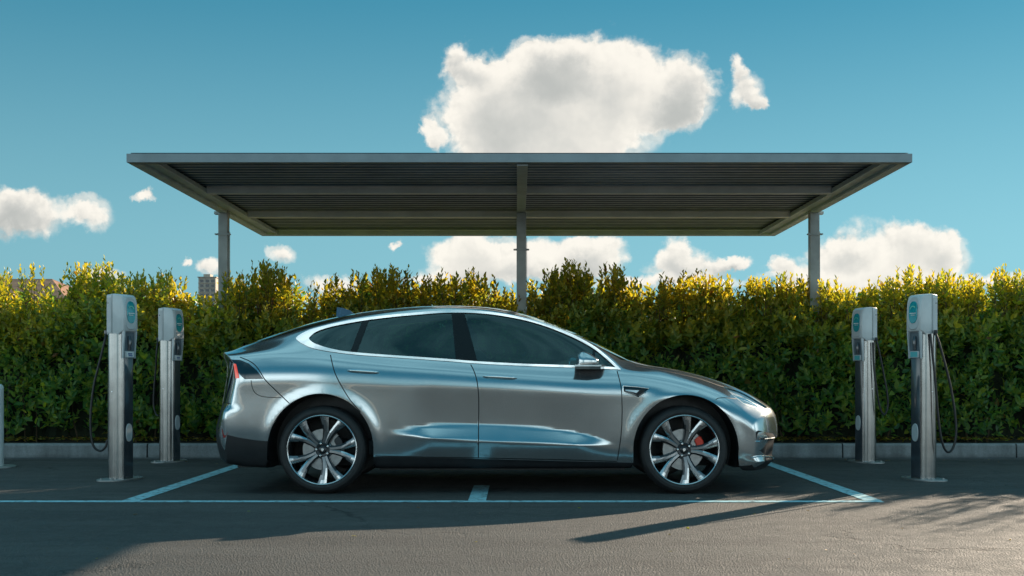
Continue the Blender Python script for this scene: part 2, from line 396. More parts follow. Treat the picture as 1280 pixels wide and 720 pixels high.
# =====================================================================  the car
YC = 9.93                                   # the car's centre plane
def pchip(x, y, q):
    x = np.asarray(x, float); y = np.asarray(y, float); h = np.diff(x); dl = np.diff(y) / h
    m = np.zeros_like(y)
    for k in range(1, len(x) - 1):
        if dl[k - 1] * dl[k] > 0:
            w1 = 2 * h[k] + h[k - 1]; w2 = h[k] + 2 * h[k - 1]; m[k] = (w1 + w2) / (w1 / dl[k - 1] + w2 / dl[k])
    m[0] = dl[0]; m[-1] = dl[-1]
    i = np.clip(np.searchsorted(x, q) - 1, 0, len(h) - 1); t = (q - x[i]) / h[i]
    return ((1 + 2 * t) * (1 - t) ** 2 * y[i] + t * (1 - t) ** 2 * h[i] * m[i] + t * t * (3 - 2 * t) * y[i + 1] + t * t * (t - 1) * h[i] * m[i + 1])
def gsm(a, sig, axis=0, odd0=True, mode='lin'):
    k = int(sig * 4) + 1; x = np.arange(-k, k + 1); w_ = np.exp(-x * x / (2 * sig * sig)); w_ /= w_.sum()
    a = np.moveaxis(a, axis, 0)
    lo = 2 * a[0:1] - a[1:k + 1][::-1]; hi = 2 * a[-1:] - a[-k - 1:-1][::-1]
    p = np.concatenate([lo, a, hi], 0); o = np.zeros_like(a)
    for i, wi in enumerate(w_): o += wi * p[i:i + len(a)]
    return np.moveaxis(o, 0, axis)
XT, XN = -2.585, 2.275                      # tail and nose on the centreline
NU = 720
qd = np.linspace(XT, XN, NU)
def T(pts, s=5.0):
    a = np.array(pts, float); return gsm(pchip(a[:, 0], a[:, 1], qd), s)
zc = T([(XT,1.150),(-2.50,1.158),(-2.43,1.175),(-2.33,1.222),(-2.235,1.262),(-1.96,1.363),(-1.69,1.44),(-1.42,1.496),(-1.10,1.538),(-.80,1.559),(-.55,1.565),(-.30,1.555),(-.08,1.524),(.197,1.454),(.47,1.349),(.66,1.257),(.85,1.160),(1.0,1.078),(1.13,1.040),(1.363,.995),(1.595,.938),(1.83,.862),(1.975,.802),(2.115,.732),(2.22,.668),(XN,.63)], 6)
zbelt = T([(XT,1.105),(-2.4,1.113),(-2.2,1.128),(-1.9,1.145),(-1.69,1.145),(-1.40,1.128),(-1.0,1.100),(-.57,1.071),(-.32,1.052),(.06,1.026),(.485,.998),(.85,.988),(1.1,.955),(1.33,.915),(1.6,.855),(1.8,.795),(2.0,.712),(2.15,.645),(XN,.59)], 8)
zrail = T([(XT,1.132),(-2.43,1.142),(-2.2,1.175),(-2.0,1.218),(-1.82,1.275),(-1.717,1.308),(-1.46,1.375),(-1.03,1.446),(-.84,1.467),(-.58,1.480),(-.326,1.47),(-.073,1.435),(.185,1.371),(.442,1.275),(.62,1.185),(.74,1.113),(.87,1.03),(1.0,1.012),(1.13,1.010),(1.363,.975),(1.6,.919),(1.83,.848),(2.0,.778),(2.15,.698),(XN,.617)], 6)
wrail = T([(XT,.66),(-2.2,.66),(-1.8,.645),(-1.4,.625),(-.6,.615),(0,.625),(.5,.655),(.87,.70),(1.05,.70),(1.4,.66),(XN,.60)], 10)
wbelt = T([(XT,.80),(-2.2,.83),(-1.6,.84),(-1.0,.815),(0,.805),(.85,.81),(1.33,.825),(1.7,.815),(2.0,.78),(XN,.74)], 10)
zbot = T([(XT,.235),(-2.3,.215),(-2.0,.20),(0,.195),(1.8,.20),(1.9,.185),(2.1,.175),(XN,.185)], 10)
wid = T([(XT,.955),(-2.3,.985),(-1.9,1.0),(-1.55,1.004),(-1.0,.985),(-.3,.98),(.5,.98),(1.0,.99),(1.35,1.004),(1.75,1.0),(2.0,.975),(XN,.93)], 10)
fr = [0, 0, .055, .15, .255, .335, .47, .66, .80, .915]
ww = [.66, .845, .880, .898, .912, .914, .917, .922, .925, .893]
one = np.ones(NU)
# the door's hollow above the sill blade fades out towards the wheels
blade = T([(XT,0),(-1.4,0),(-1.05,.25),(-.75,1),(.55,1),(.85,.5),(1.1,.0),(XN,0)], 12)
Zl = []; Wl = []
for i in range(10):
    w_ = ww[i] * one
    if i == 5: w_ = .918 * one + (ww[5] - .918) * blade
    if i == 6: w_ = .920 * one + (ww[6] - .920) * blade
    if i == 3: w_ = .902 * one
    Zl.append(zbot + fr[i] * (zbelt - zbot)); Wl.append(w_ * wid)
Zl.append(zbelt); Wl.append(wbelt)
Zl.append(zrail); Wl.append(wrail)
cr = zc - zrail
hood = T([(XT,0),(.8,0),(1.05,1),(XN,1)], 6); tailr = T([(XT,1),(-2.35,.8),(-1.9,0),(XN,0)], 6)
Zl.append(zrail + cr * (.44 + .1 * hood)); Wl.append(wrail * (.84 - .0 * hood))
Zl.append(zrail + cr * .87); Wl.append(wrail * .46)
Zl.append(zc); Wl.append(0 * one)
Zl = np.array(Zl).T; Wl = np.array(Wl).T                      # NU x 15
SUB = 8; NL = 15; NT = (NL - 1) * SUB + 1
tq = np.linspace(0, NL - 1, NT)
def cross(A, sym):
    out = np.empty((NU, NT)); xi = np.arange(NL)
    ext = np.concatenate([A, (sym * A[:, NL - 4:NL - 1])[:, ::-1]], 1)      # mirrored beyond the centreline
    xe = np.arange(ext.shape[1]); qe = np.linspace(0, xe[-1], (len(xe) - 1) * SUB + 1)
    # Catmull-Rom through the lines
    P = np.concatenate([2 * ext[:, :1] - ext[:, 1:2], ext, 2 * ext[:, -1:] - ext[:, -2:-1]], 1)
    i = np.clip(np.floor(qe).astype(int), 0, len(xe) - 2); t = qe - i
    p0, p1, p2, p3 = P[:, i], P[:, i + 1], P[:, i + 2], P[:, i + 3]
    c = .5 * (2 * p1 + (p2 - p0) * t + (2 * p0 - 5 * p1 + 4 * p2 - p3) * t * t + (3 * p1 - p0 - 3 * p2 + p3) * t ** 3)
    return gsm(c, SUB * .32, 1)[:, :NT]
Zs = cross(Zl, 1); Ws = np.maximum(cross(Wl, -1), 0); Ws[:, -1] = 0
# closing of the two ends
def q_end(dist, r): 
    q = np.clip(1 - dist / r, 0, 1); return (1 - q ** 2.6) ** (1 / 2.6)
sn = q_end(XN - qd, .085); st = q_end(qd - XT, .055)
# resample u so that the ends have enough rows
u_new = np.interp(np.linspace(0, 1, NU), np.linspace(0, 1, 7), [XT, XT + .05, XT + .3, 0, XN - .35, XN - .07, XN])
tt = np.linspace(-1, 1, NU); dens_ = 1 + 10 * np.exp(-((np.linspace(XT, XN, 4000) - XT) / .05)) + 10 * np.exp((np.linspace(XT, XN, 4000) - XN) / .07)
cd = np.cumsum(dens_); cd = (cd - cd[0]) / (cd[-1] - cd[0]); u_new = np.interp(np.linspace(0, 1, NU), cd, np.linspace(XT, XN, 4000))
def res(A): return np.stack([np.interp(u_new, qd, A[:, j]) for j in range(A.shape[1])], 1)
Zs = res(Zs); Ws = res(Ws)
sn = q_end(XN - u_new, .085); st = q_end(u_new - XT, .055); s_ = np.minimum(sn, st)
zm = np.where(u_new > 0, .43, .72)
Zs = zm[:, None] + (Zs - zm[:, None]) * s_[:, None]
Ws = Ws * (.93 + .07 * s_)[:, None]
Xs = np.repeat(u_new[:, None], NT, 1)
rel = np.clip(Ws / .93, 0, 1)
bn = np.clip((Xs - 1.35) / (XN - 1.35), 0, 1) ** 1.6 * .40; bt = np.clip((-1.95 - Xs) / (-1.95 - XT), 0, 1) ** 1.6 * .25
Xs = Xs - bn * rel ** 2.6 + bt * rel ** 2.8
Xs = Xs + .082 * np.clip((-2.15 - u_new) / (-2.15 - XT), 0, 1)[:, None] ** 1.5 - .028 * np.clip((u_new - 1.95) / (XN - 1.95), 0, 1)[:, None] ** 1.5
Zs = Zs - .010 * np.clip((Zs - 1.0) / .4, 0, 1)
tz = np.interp(Zs, [.2,.26,.40,.60,.66,.70,.90,1.03,1.10,1.16], [.02,-.035,-.055,-.055,-.045,0,.035,.035,.0,-.02])
Xs = Xs + tz * np.clip((-2.2 - u_new) / (-2.2 - XT), 0, 1)[:, None] ** 1.5
nz_ = np.interp(Zs, [.2,.25,.30,.45,.60,.66], [-.03,.012,-.012,.0,.0,-.01])
Xs = Xs + nz_ * np.clip((u_new - 2.0) / (XN - 2.0), 0, 1)[:, None]
# the scoop along the doors above the sill
PYs = VPY - (Zs - CAMH) * F / (YC - Ws); PXs = VPX + Xs * F / (YC - Ws)
cl_ = np.clip(PXs, 470, 790).ravel(); lo_ = pchip([470, 497, 540, 590, 640, 700, 770, 790], [541.5, 543.2, 547.5, 550.6, 553, 555.2, 557.6, 558], cl_).reshape(PXs.shape); up_ = pchip([470, 497, 530, 560, 600, 650, 700, 740, 768, 790], [540, 537.5, 533.6, 531.8, 531.4, 533.5, 538.6, 545.6, 553, 558], cl_).reshape(PXs.shape)
th = np.clip(lo_ - up_, .01, None); dep = .0034 * np.clip(th - 1, 0, 13) * np.interp(PXs, [480, 540, 720, 775], [0, 1, 1, 0])
a_ = np.clip((lo_ - PYs) / th, 0, 1); b_ = np.clip((up_ - PYs) / 60, 0, 1); c_ = np.clip((PYs - lo_) / 24, 0, 1)
sm_ = lambda q: q * q * (3 - 2 * q)
Ws = Ws + dep * (Ws > .6) * np.where(PYs < up_, -.30 * (1 - sm_(b_)), np.where(PYs < lo_, .70 - a_ ** 1.1, .70 * (1 - c_)))
# wheel arch flares
for xa in (-1.555, 1.335):
    rr = np.hypot(Xs - xa, Zs - .355); Ws = Ws + .007 * np.exp(-((rr - .44) / .05) ** 2) * (Ws > .8)
SURF = np.stack([Xs, YC - Ws, Zs], 2)                          # near side, NU x NT x 3
du = np.gradient(SURF, axis=0); dt = np.gradient(SURF, axis=1)
NRM = np.cross(du, dt); ln = np.linalg.norm(NRM, axis=2, keepdims=True); NRM = NRM / np.maximum(ln, 1e-9)
if NRM[NU // 2, NT // 2, 1] > 0: NRM = -NRM
NRM[:, -1, 1] = 0; NRM /= np.maximum(np.linalg.norm(NRM, axis=2, keepdims=True), 1e-9)
def bil(A, u, t):
    u = np.clip(u, 0, NU - 1.0001); t = np.clip(t, 0, NT - 1.0001); i = u.astype(int); j = t.astype(int); a = (u - i)[:, None]; b = (t - j)[:, None]
    return (A[i, j] * (1 - a) * (1 - b) + A[i + 1, j] * a * (1 - b) + A[i, j + 1] * (1 - a) * b + A[i + 1, j + 1] * a * b)
def proj(P):
    return np.stack([VPX + P[..., 0] * F / P[..., 1], VPY - (P[..., 2] - CAMH) * F / P[..., 1]], -1)
PXY = proj(SURF)
view = SURF - np.array([0, 0, CAMH]); facing = (NRM * view).sum(2) < -.02
def inv(points):
    """photograph pixels -> (u, t) grid coordinates on the near side"""
    out = []
    for p in points:
        d2 = ((PXY - np.array(p)) ** 2).sum(2); d2 = np.where(facing, d2, 1e9)
        i, j = np.unravel_index(np.argmin(d2), d2.shape); u, t = float(i), float(j)
        for _ in range(6):
            a = np.array([u, u + .5, u]); b = np.array([t, t, t + .5]); 
            q = proj(bil(SURF, a, b)); J = np.stack([(q[1] - q[0]) / .5, (q[2] - q[0]) / .5], 1); r = np.array(p) - q[0]
            try: s = np.linalg.solve(J, r)
            except Exception: break
            s = np.clip(s, -2, 2); u2 = np.clip(u + s[0], i - 4, i + 4); t2 = np.clip(t + s[1], j - 4, j + 4)
            u, t = float(np.clip(u2, 0, NU - 1)), float(np.clip(t2, 0, NT - 1))
        out.append((u, t))
    return out
def u_of_x(x): return float(np.interp(x, u_new, np.arange(NU)))
def spl(pts, n=8, closed=False):
    """smooth curve through pixels"""
    P = [np.array(p, float) for p in pts]; m = len(P); o = []
    rng_ = range(m if closed else m - 1)
    for i in rng_:
        if closed: p0, p1, p2, p3 = P[i - 1], P[i], P[(i + 1) % m], P[(i + 2) % m]
        else: p0, p1, p2, p3 = P[max(i - 1, 0)], P[i], P[i + 1], P[min(i + 2, m - 1)]
        for k in range(n):
            t = k / n; o.append(tuple(.5 * (2 * p1 + (p2 - p0) * t + (2 * p0 - 5 * p1 + 4 * p2 - p3) * t * t + (3 * p1 - p0 - 3 * p2 + p3) * t ** 3)))
    if not closed: o.append(tuple(P[-1]))
    return o
# ---------- car materials
def paintmat():
    m, nt = newmat('car_paint'); g = N(nt); p = g.coord()
    v = g.n('ShaderNodeTexVoronoi'); v.inputs['Scale'].default_value = 900; g.put(v.inputs['Vector'], p)
    fl = g.vm('SCALE', g.vm('SUBTRACT', v.outputs['Color'], (.5, .5, .5)), .03)
    nrm = g.vm('NORMALIZE', g.vm('ADD', g.geo('Normal'), fl))
    dust = g.smooth(g.noise(p, 3.5, 6, .65), .35, .75)
    g.out(g.pbsdf(color=(.50, .54, .56), metal=.88, rough=g.smooth(dust, 0, 1, .16, .20), normal=nrm, coat=1., coatior=1.95, coatr=g.smooth(dust, 0, 1, .008, .025), coatn=g.geo('Normal')))
    return m
M_paint = paintmat()
M_seam = simple('panel_gap', (.006, .007, .008), .6)
M_black = simple('black_plastic', (.012, .013, .015), .42, 0, .2, 9, .2, 300)
M_gloss = simple('gloss_black', (.008, .009, .011), .08, 0, .1, 5, 0, 1, 1)
M_pillar = simple('pillar_black', (.006, .008, .010), .25, 0, .1, 5, 0, 1, 0, .25)
M_chrome = simple('satin_chrome', (.88, .90, .91), .22, 1, .04, 4)
M_darkin = simple('cabin_fabric', (.045, .05, .055), .7, 0, .2, 10)
M_rubber = simple('tyre_rubber', (.016, .017, .018), .62, 0, .25, 12, .5, 160)
def glassmat(name, tint, refl=1.0):
    m, nt = newmat(name); g = N(nt)
    fr = g.n('ShaderNodeFresnel'); fr.inputs[0].default_value = 1.52
    tr = g.n('ShaderNodeBsdfTransparent'); tr.inputs[0].default_value = (*tint, 1)
    gl = g.n('ShaderNodeBsdfGlossy'); gl.inputs['Roughness'].default_value = .01; gl.inputs['Color'].default_value = (.78, 1, 1, 1)
    mx = g.n('ShaderNodeMixShader'); g.put(mx.inputs[0], g.math('MULTIPLY_ADD', fr.outputs[0], 1.35 * refl, .02, clamp=True)); nt.links.new(tr.outputs[0], mx.inputs[1]); nt.links.new(gl.outputs[0], mx.inputs[2])
    o = g.n('ShaderNodeOutputMaterial'); nt.links.new(mx.outputs[0], o.inputs[0]); return m
M_glass = glassmat('tinted_glass', (.16, .40, .43))
M_clear = glassmat('lamp_glass', (.96, .98, .99), .35)
def redlamp():
    m, nt = newmat('red_lens'); g = N(nt)
    g.out(g.pbsdf(color=(.62, .035, .02), rough=.15, coat=1, emi=(1, .10, .05), emis=.25)); return m
M_red = redlamp()
M_tray = simple('lamp_tray_grey', (.9, .9, .9), .3, .0)
M_redr = simple('red_reflector', (.28, .02, .015), .2, 0, .1, 5, 0, 1, 1)
M_lampdark = simple('smoked_lens', (.012, .018, .026), .06, 0, .1, 6, 0, 1, 1)

car = empty('parked_car', (-.15, YC, 0), 'grey metallic five-door electric car parked sideways, sunlit hedge behind it', 'car')
# ---------- outlines traced on the near flank, laid onto the surface
def gridloop(px_pts, n=0): return inv(px_pts)
def arch(cx, rx, ry, side):
    pts = [(cx - rx * math.cos(a), 562 - ry * math.sin(a)) for a in np.linspace(0.02, math.pi - .02, 40)]
    L = inv(pts)
    uL = inv([(cx - rx, 578)])[0][0]; uR = inv([(cx + rx, 578)])[0][0]
    tb = [(uL, -3.), (uL, inv([(cx - rx, 574)])[0][1])]
    te = [(uR, inv([(cx + rx, 574)])[0][1]), (uR, -3.)]
    return tb + L + te
A_R = arch(400.5, 66.5, 70, 0); A_F = arch(857.5, 66, 68.5, 1)
dlo_out = spl([(370.0, 423), (374, 419.3), (386, 413), (405, 407.6), (425, 403), (455, 397.6), (490, 393.6), (519, 391), (558, 388.2), (597, 388.8), (635, 393.4), (674, 402.3), (713, 417.2), (740, 431.4), (757, 444.5), (775.5, 461.2)], 5)
dlo_bot = spl([(775.5, 462.6), (760, 461.6), (721, 459.9), (655, 457.6), (596, 454.6), (558, 451.6), (490, 446.9), (455, 444.5), (429, 442.0), (405, 438.6), (388, 434.6), (376, 428.8), (371, 425)], 5)
dlo_in = spl([(386, 423.0), (393, 416.5), (405, 411.4), (425, 406.4), (455, 401), (490, 396.6), (519, 394), (558, 391.2), (597, 391.8), (635, 396.4), (674, 405.6), (713, 420.6), (740, 435.0), (755, 446.5), (769.5, 459.6)], 5)
dlo_inb = spl([(760, 458.8), (721, 457.0), (655, 454.9), (596, 451.8), (558, 448.8), (490, 444.2), (455, 441.6), (429, 439.0), (408, 434.6), (393, 429.4), (387.5, 425.5)], 5)
TRIM = inv(dlo_out + dlo_bot); GLASSALL = inv(dlo_in + dlo_inb)
def between(poly, x0t, x0b, x1t, x1b):
    """cut a pixel polygon by two slanting lines (x at y=390 and x at y=460)"""
    def xl(a, b, y): return a + (b - a) * (y - 390) / 70
    def clip(P, f):
        o = []
        for i in range(len(P)):
            a, b = P[i - 1], P[i]; fa, fb = f(a), f(b)
            if (fa >= 0) != (fb >= 0):
                t = fa / (fa - fb); o.append((a[0] + (b[0] - a[0]) * t, a[1] + (b[1] - a[1]) * t))
            if fb >= 0: o.append(b)
        return o
    P = clip(poly, lambda p: p[0] - xl(x0t, x0b, p[1])); return clip(P, lambda p: xl(x1t, x1b, p[1]) - p[0])
gp = dlo_in + dlo_inb
W_Q = inv(between(gp, -900, -900, 457, 430)); W_R = inv(between(gp, 465, 438.5, 564, 571)); W_F = inv(between(gp, 579.5, 599, 741, 741)); W_T = inv(between(gp, 744, 744, 1900, 1900))
seam_tail = [(300, 446.5), (313, 452.0), (322, 460), (331, 474.2), (341, 484.5), (352, 495), (362, 504.5)]
door_r = spl([(413.0, 443.2), (415.5, 455), (419, 467), (426, 481), (437, 499), (449, 513)], 5) + spl([(451, 513.5), (458, 524), (465, 540), (468.5, 556), (468.8, 569.2)], 4) + [(500, 570.0), (550, 571.0), (597.2, 571.8)] + spl([(598.0, 571.8), (598.2, 530), (598.4, 500), (596.5, 478), (592.5, 464), (588.3, 455.2)], 4)
door_f = spl([(588.3, 455.2), (592.5, 464), (596.5, 478), (598.4, 500), (598.2, 530), (598.0, 571.8)], 4) + [(640, 572.6), (700, 574), (771.3, 576.2)] + spl([(771.6, 575), (776.2, 545), (777.6, 520), (777.4, 500), (776.2, 483), (771.3, 463.2)], 4)
bot_r = list(reversed(dlo_bot))
def along_bot(x0, x1): return [p for p in bot_r if x0 < p[0] < x1]
D_R = inv(door_r + list(reversed(along_bot(414, 588)))); D_F = inv(door_f + list(reversed(along_bot(589, 771))))
tail_l = [(284.6, 450.4), (290, 449.8), (300, 449.9), (311, 454.4), (321, 463), (329.4, 473.6), (306, 474), (285.8, 473.6), (283.6, 465), (283.4, 456)]
red_b = [(292.3, 455.5), (295.3, 455.2), (299.2, 472.6), (295.0, 472.7)]
head_l = spl([(905.0, 483.6), (912, 485.4), (925, 489.6), (940, 497.3), (950, 503.2), (959.4, 509.3)], 3) + spl([(956.5, 511.0), (945, 510.0), (932, 506), (921, 498.5), (912, 490.2)], 3)
fog_l = [(944.4, 541), (955, 540.2), (966, 542.2), (969, 546), (962, 549.6), (945.5, 550.2)]
duct_l = [(946.5, 553.6), (958, 554.2), (968.5, 553.0), (968.6, 567.5), (958, 569.2), (951, 564)]
vent_l = [(778.6, 482.3), (797, 483.8), (811.2, 485.6), (805.5, 492), (797.6, 497.2), (790, 493.0), (779.0, 490)]
vent_in = [(780.5, 485.6), (797, 486.6), (806.6, 487.2), (803, 491.4), (797.4, 495.0), (791.5, 491.4), (781, 488)]
vent_bl = [(781.5, 486.9), (794, 487.6), (799, 487.9), (795.4, 491.2), (792, 490.2), (782, 488.4)]
refl_l = [(277.5, 535.2), (285, 540.2), (284, 541.8), (277.5, 537.6)]
lowrear = [(250, 534.0), (285, 545.5), (300, 549), (333.8, 551.5)]
REG = dict(
 arch_r=A_R, arch_f=A_F, trim=TRIM, glass_q=W_Q, glass_r=W_R, glass_f=W_F, glass_t=W_T, dlo=GLASSALL, door_r=D_R, door_f=D_F,
 tail=inv(tail_l), redbar=inv(red_b), head=inv(head_l), fog=inv(fog_l), duct=inv(duct_l), vent=inv(vent_l), vent_in=inv(vent_in), reflector=inv(refl_l))
REG['tail'] = [(q[0] - (14 if p[0] < 287 else 0), q[1]) for q, p in zip(REG['tail'], tail_l)]
# below these lines the body is dark cladding
sk = inv([(469.5, 570.8), (597, 573.6), (771, 577.8), (790.5, 578.6)])
SKIRT = [(sk[0][0] - 3, sk[0][1])] + sk + [(sk[-1][0] + 3, sk[-1][1]), (sk[-1][0] + 3, -3), (sk[0][0] - 3, -3)]
lr = inv([(272, 536.0), (284, 543.2), (300, 547.2), (318, 550), (334.2, 551.5)])
LOWR = [(-3, lr[0][1])] + lr + [(lr[-1][0] + 4, lr[-1][1]), (lr[-1][0] + 4, -3), (-3, -3)]
lf = inv([(923.6, 582.4), (940, 580.8), (955, 578.6)])
LOWF = [(lf[0][0] - 4, lf[0][1])] + lf + [(NU + 3, lf[-1][1] - 0.5), (NU + 3, -3), (lf[0][0] - 4, -3)]
REG['skirt'] = SKIRT; REG['lowr'] = LOWR; REG['lowf'] = LOWF
def ut(x, ti): return (u_of_x(x), ti * SUB)
e = NT - 1 + 3
REG['windshield'] = [(ut(.02, 14)[0], e), ut(-.0, 13), ut(.04, 12.2), ut(.12, 11.75), ut(.40, 11.72), ut(.66, 11.72), ut(.86, 11.72), ut(.94, 12.2), ut(1.00, 13), (ut(1.02, 14)[0], e)]
REG['rearglass'] = [(ut(-1.35, 14)[0], e), ut(-1.37, 12.6), ut(-1.46, 11.9), ut(-1.8, 11.8), ut(-2.15, 11.8), ut(-2.30, 12.2), ut(-2.36, 13), (ut(-2.38, 14)[0], e)]
hl = inv([(791, 455.5), (807, 458.6), (840, 464.8), (873, 472.4), (897, 480.0)])
def seam(pxs, wpx=.62):
    P = np.array(pxs, float); d = np.gradient(P, axis=0); d /= np.linalg.norm(d, axis=1, keepdims=True); nn = np.stack([-d[:, 1], d[:, 0]], 1) * wpx
    return inv([tuple(q) for q in P + nn] + [tuple(q) for q in (P - nn)[::-1]])
i0 = len(dlo_bot)
SE = [seam(spl([(413.0, 443.6), (415.5, 455), (419, 467), (426, 481), (437, 499), (449, 513), (450.5, 515.5)], 5)),
      seam(spl([(588.3, 455.6), (592.5, 464), (596.5, 478), (598.4, 500), (598.2, 530), (598.0, 571.8)], 5)),
      seam(spl([(771.3, 463.6), (776.2, 483), (777.4, 500), (777.6, 520), (776.2, 545), (771.6, 575.5)], 5)),
      seam(spl(seam_tail, 4)), seam(spl([(313.8, 475), (315.5, 485), (320, 492), (330, 496), (351.5, 497.2)], 4), .45),
      seam(spl([(894.5, 499.5), (898, 497.8), (906, 497.2), (921, 498.6)], 4), .45),
      seam([(469, 569.9), (500, 570.6), (550, 571.6), (597.2, 572.4), (640, 573.3), (700, 574.6), (771.3, 576.8)], .55),
      seam(spl([(905, 483.6), (897, 481.2), (873, 473.0), (840, 465.4), (807, 459.2), (793, 457.2)], 4), .4)]
for i, s in enumerate(SE): REG['seam%d' % i] = s
pts = []; edges = []
for i in list(range(0, NU, 3)) + [NU - 1]:
    for j in range(0, NT, 2): pts.append((float(i), float(j)))
polys = {}
for k, loop in REG.items():
    b = len(pts); L = [loop[0]]
    for q in loop[1:]:
        if abs(q[0] - L[-1][0]) + abs(q[1] - L[-1][1]) > .05: L.append(q)
    if abs(L[0][0] - L[-1][0]) + abs(L[0][1] - L[-1][1]) < .05: L.pop()
    polys[k] = np.array(L); pts += [tuple(q) for q in L]; edges += [(b + i, b + (i + 1) % len(L)) for i in range(len(L))]
b = len(pts); pts += [(0., 0.), (NU - 1., 0.), (NU - 1., NT - 1.), (0., NT - 1.)]; edges += [(b, b + 1), (b + 1, b + 2), (b + 2, b + 3), (b + 3, b)]
r = delaunay_2d_cdt([Vector(p) for p in pts], edges, [], 0, 1e-4)
cv = np.array([tuple(v) for v in r[0]]); cf = np.array([tuple(f) for f in r[2]])
cen = cv[cf].mean(1)
def inside(P, q):
    x, y = q[:, 0], q[:, 1]; c = np.zeros(len(q), bool); n = len(P)
    for i in range(n):
        x1, y1 = P[i - 1]; x2, y2 = P[i]
        m = ((y1 > y) != (y2 > y)); 
        if y1 == y2: continue
        c ^= m & (x < (x2 - x1) * (y - y1) / (y2 - y1) + x1)
    return c
INS = {k: inside(P, cen) for k, P in polys.items()}
valid = (cen[:, 0] > 0) & (cen[:, 0] < NU - 1) & (cen[:, 1] > 0) & (cen[:, 1] < NT - 1) & ~INS['arch_r'] & ~INS['arch_f']
label = np.full(len(cf), 'body', dtype=object)
for k in ['door_r', 'door_f', 'windshield', 'rearglass', 'skirt', 'lowr', 'lowf', 'trim', 'dlo', 'glass_q', 'glass_r', 'glass_f', 'glass_t', 'tail', 'head', 'fog', 'duct', 'vent', 'vent_in', 'reflector']:
    label[INS[k]] = k
label[INS['redbar']] = 'redbar'
for i in range(len(SE)):
    m = INS['seam%d' % i] & np.isin(label, ['body', 'door_r', 'door_f', 'skirt', 'lowf']); label[m] = 'seam'
label[~valid] = ''
POS = bil(SURF, cv[:, 0], cv[:, 1]); NOR = bil(NRM, cv[:, 0], cv[:, 1]); NOR /= np.linalg.norm(NOR, axis=1, keepdims=True)
wind = np.cross(POS[cf[:, 1]] - POS[cf[:, 0]], POS[cf[:, 2]] - POS[cf[:, 0]]); flip = (wind * NOR[cf[:, 0]]).sum(1) < 0
cf[flip] = cf[flip][:, ::-1]
def panel(name, regs, mats, parent, side, off=0., midx=None, rim=.0, rim_mat=None, crown=0.):
    """one panel of the body cut out of the surface; side -1 near the camera, +1 the mirrored far flank, 0 both halves joined"""
    sel = np.isin(label, regs if isinstance(regs, (list, tuple)) else [regs]); T_ = cf[sel]
    used, ix = np.unique(T_, return_inverse=True); T_ = ix.reshape(-1, 3)
    P = POS[used] + NOR[used] * off; Nn = NOR[used].copy()
    if crown: Nn[:, 2] *= 1 - crown; Nn /= np.linalg.norm(Nn, axis=1, keepdims=True)      # the strip is rounded
    mi = None
    if midx: mi = np.array([midx.get(l, 0) for l in label[sel]])
    V, Fc, NN, MI = [], [], [], []
    if side <= 0: V.append(P); Fc.append(T_); NN.append(Nn); MI.append(mi)
    if side >= 0:
        Q = P.copy(); Q[:, 1] = 2 * YC - Q[:, 1]; n2 = Nn.copy(); n2[:, 1] *= -1
        V.append(Q); Fc.append(T_[:, ::-1] + (len(P) if side == 0 else 0)); NN.append(n2); MI.append(mi)
    V = np.concatenate(V); Fc = np.concatenate(Fc); NN = np.concatenate(NN); MI = np.concatenate(MI) if midx else np.zeros(len(Fc), int)
    if rim > 0:                      # turned-in edge all round the panel
        ed = {}
        for t in Fc:
            for k in range(3):
                a, b_ = int(t[k]), int(t[(k + 1) % 3])
                if (b_, a) in ed: del ed[(b_, a)]
                else: ed[(a, b_)] = 1
        ids = sorted({q for e_ in ed for q in e_}); base = len(V)
        # own copies so that the rim shades on its own
        top = {q: base + 2 * i for i, q in enumerate(ids)}
        add = []; nad = []
        for q in ids: add += [V[q], V[q] - NN[q] * rim]; nad += [NN[q], NN[q]]
        V = np.concatenate([V, np.array(add)]); 
        en = np.zeros((len(V), 3)); 
        rf = []
        for (a, b_) in ed:
            d_ = V[b_] - V[a]; o_ = np.cross(d_, NN[a]); o_ /= max(np.linalg.norm(o_), 1e-9)
            for q in (a, b_): en[top[q]] += o_; en[top[q] + 1] += o_
            rf += [(top[a], top[a] + 1, top[b_] + 1), (top[a], top[b_] + 1, top[b_])]
        NN = np.concatenate([NN, en[base:]]); l_ = np.linalg.norm(NN, axis=1, keepdims=True); NN = NN / np.maximum(l_, 1e-9)
        Fc = np.concatenate([Fc, np.array(rf)]); MI = np.concatenate([MI, np.full(len(rf), 0 if rim_mat is None else rim_mat)])
    return mk(name, V, Fc.tolist(), mats, parent, True, MI.astype(int), normals=NN, world=True)
body = panel('body', ['body', 'seam', 'dlo', 'lowr', 'lowf', 'skirt', 'fog', 'duct'], [M_paint, M_seam, M_pillar, M_black], car, 0, 0, dict(body=0, seam=1, dlo=2, lowr=3, lowf=3, skirt=3, fog=1, duct=1), rim=.03, rim_mat=1)
panel('windshield', 'windshield', M_glass, car, 0, -.002)
panel('rear_window', 'rearglass', M_glass, car, 0, -.002)
